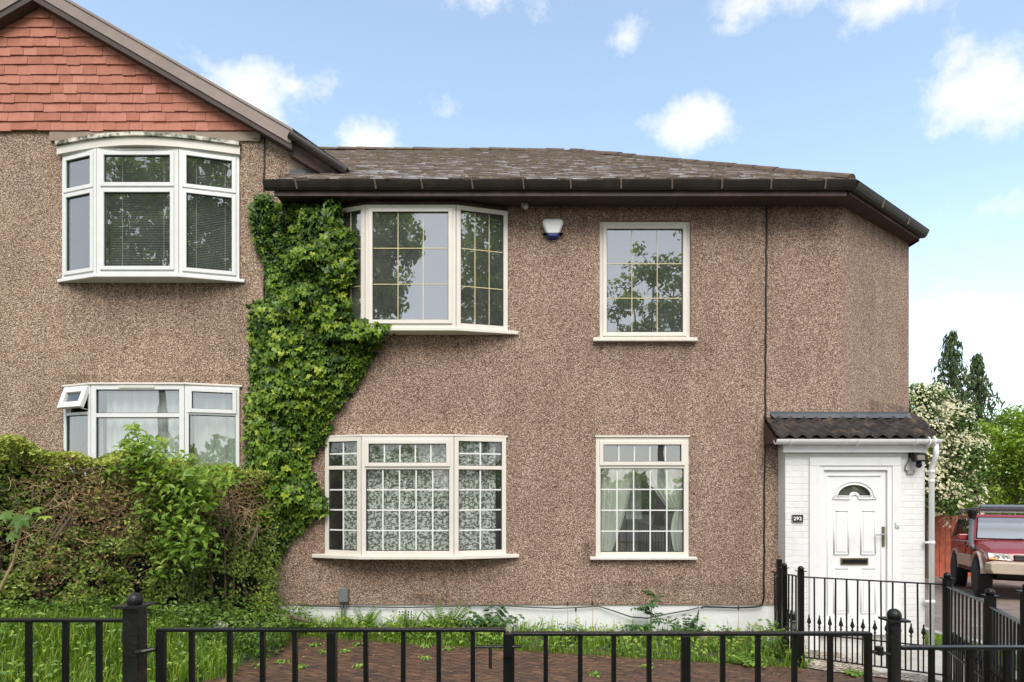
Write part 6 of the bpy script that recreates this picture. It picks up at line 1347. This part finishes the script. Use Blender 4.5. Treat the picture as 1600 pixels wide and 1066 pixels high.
def conifer(label, px, ptop, pbase, wpx, d, n):
    bx, by, bz = pxp(px, 800, d); zt_ = CAMH + (765-ptop)*d/F; zb2 = gzf(bx, by); sc_ = d/F; H = zt_-zb2; z0 = CAMH + (765-pbase)*d/F
    t = thing('conifer', label, 'tree', (bx, by, zb2), 'conifers behind the hawthorn'); mb = MB(); mb.tube([(bx,by,zb2),(bx+.05,by,zb2+H*.6),(bx,by,zt_-.1)], [.2,.12,.02], 8); cl = []
    for i in range(n):
        f = (i+.5)/n; z = z0 + (zt_-.15-z0)*f; a = i*2.4 + random.uniform(-.4,.4); ln = wpx*sc_*(1-f)**.8*random.uniform(.35,1.25) + .10
        tip = Vector((bx+math.cos(a)*ln, by+math.sin(a)*ln, z - ln*random.uniform(.05,.3))); mid = Vector((bx+math.cos(a)*ln*.5, by+math.sin(a)*ln*.5, z + ln*.10)); mb.tube([(bx,by,z), mid, tip], [.03,.02,.006], 4, False)
        k_ = 24; u = rng.random(k_)**.8; base = np.array([bx,by,z])[None]*(1-u)[:,None]**2 + 2*(u*(1-u))[:,None]*np.array(mid)[None] + (u**2)[:,None]*np.array(tip)[None]
        p = base + rng.normal(0,.05+.04*ln,(k_,3))*np.array([1,1,.6]); p[:,2] -= rng.random(k_)*.22
        cl.append(leafcloud(p, np.stack([rng.normal(0,1,k_),rng.normal(-.5,1,k_),rng.normal(.3,.3,k_)],1), rng.uniform(.15,.30,k_), 'needle', (0,0,-1), .72, np.clip(rng.normal(.4,.2,k_)+.15*u,0,1)))
    leafobj('crown', cl, m_conif, t); mb.build('trunk', m_bark, t); return t
conifer('taller drooping conifer above the blossoming hawthorn', 1487, 512, 690, 56, 28, 74)
conifer('shorter drooping conifer right of the taller conifer', 1527, 548, 700, 52, 28.6, 66)
# street trees across the road, mirrored in the upper windows
def mirror_pt(px, py, d): return (px-800)*d/F, CAMD*0 - (d - CAMD), CAMH + (765-py)*d/F      # seen by reflection in the house front (y = 0)
dT = 27.0
def mtree(label, bl, base_px, n, size, trunk_h):
    blobs = [mirror_pt(a, b, dT) + (r_,) for a, b, r_ in bl]; x, y, _ = mirror_pt(base_px, 765, dT)
    return blob_tree('street_tree', label, (x, y, gzf(x, y)), blobs, n, size, m_street, trunk_h, .22, group='trees across the street')
mtree('street tree mirrored in the upper single window', [(985,450,1.2),(1020,425,1.1),(1055,465,1.5),(1010,500,1.3),(962,485,.9),(1075,520,1.8),(1040,550,1.5),(975,535,.8),(1085,430,1.0)], 1030, 4200, .22, 5.0)
mtree('street tree mirrored in the upper bay window', [(600,360,1.5),(630,375,1.1),(590,420,1.4),(620,450,1.2),(560,400,1.8),(580,480,1.6),(545,460,1.8),(640,410,.8),(560,520,1.8)], 540, 6500, .26, 6.0)
mtree('street tree mirrored in the neighbour windows', [(250,290,1.6),(300,330,1.9),(220,360,1.9),(330,400,2.0),(260,420,2.0),(200,300,1.5),(350,320,1.4),(280,250,1.2),(150,420,1.8)], 260, 8000, .28, 6.0)
mb_y = -32
def hedge_far():
    x = rng.uniform(-40, 40, 14000); y = rng.uniform(-34, -31, 14000); z = gz(x, y) + rng.random(14000)*(3.2+1.6*np.sin(x*.5)+.8*np.sin(x*1.7))
    o = leafobj('treeline', [leafcloud(np.stack([x,y,z],1), unit(14000,.4)+np.array([0,.7,0]), rng.uniform(.35,.7,14000), 'diam')], m_street); o['kind'] = 'stuff'; return o
def far_wood():
    n = 9000; x = rng.uniform(5, 110, n); y = rng.uniform(52, 60, n); z = -1 + rng.random(n)*(5.5+1.6*np.sin(x*.31)+1.0*np.sin(x*.83))
    o = leafobj('far_woods', [leafcloud(np.stack([x,y,z],1), unit(n,.4)+np.array([0,-.7,0]), rng.uniform(.6,1.2,n), 'diam')], m_street); o['kind'] = 'stuff'
far_wood()
mtree('street tree mirrored in the right face of the upper bay', [(0,0,0)]*0 + [(1135,300,1.7),(1180,330,2.0),(1145,370,1.9),(1190,400,2.0),(1140,430,1.8),(1125,480,1.6),(1175,470,2.0),(1160,260,1.3)], 1165, 6500, .28, 6.5)
dT = 47.0
mtree('tall tree far beyond the street, mirrored in the neighbour upper bay', [(780,300,3.0),(800,360,3.2),(770,420,3.2),(820,400,2.6),(790,250,2.4),(830,330,2.4),(760,350,2.2),(800,470,2.8)], 795, 7000, .45, 12)
hedge_far()
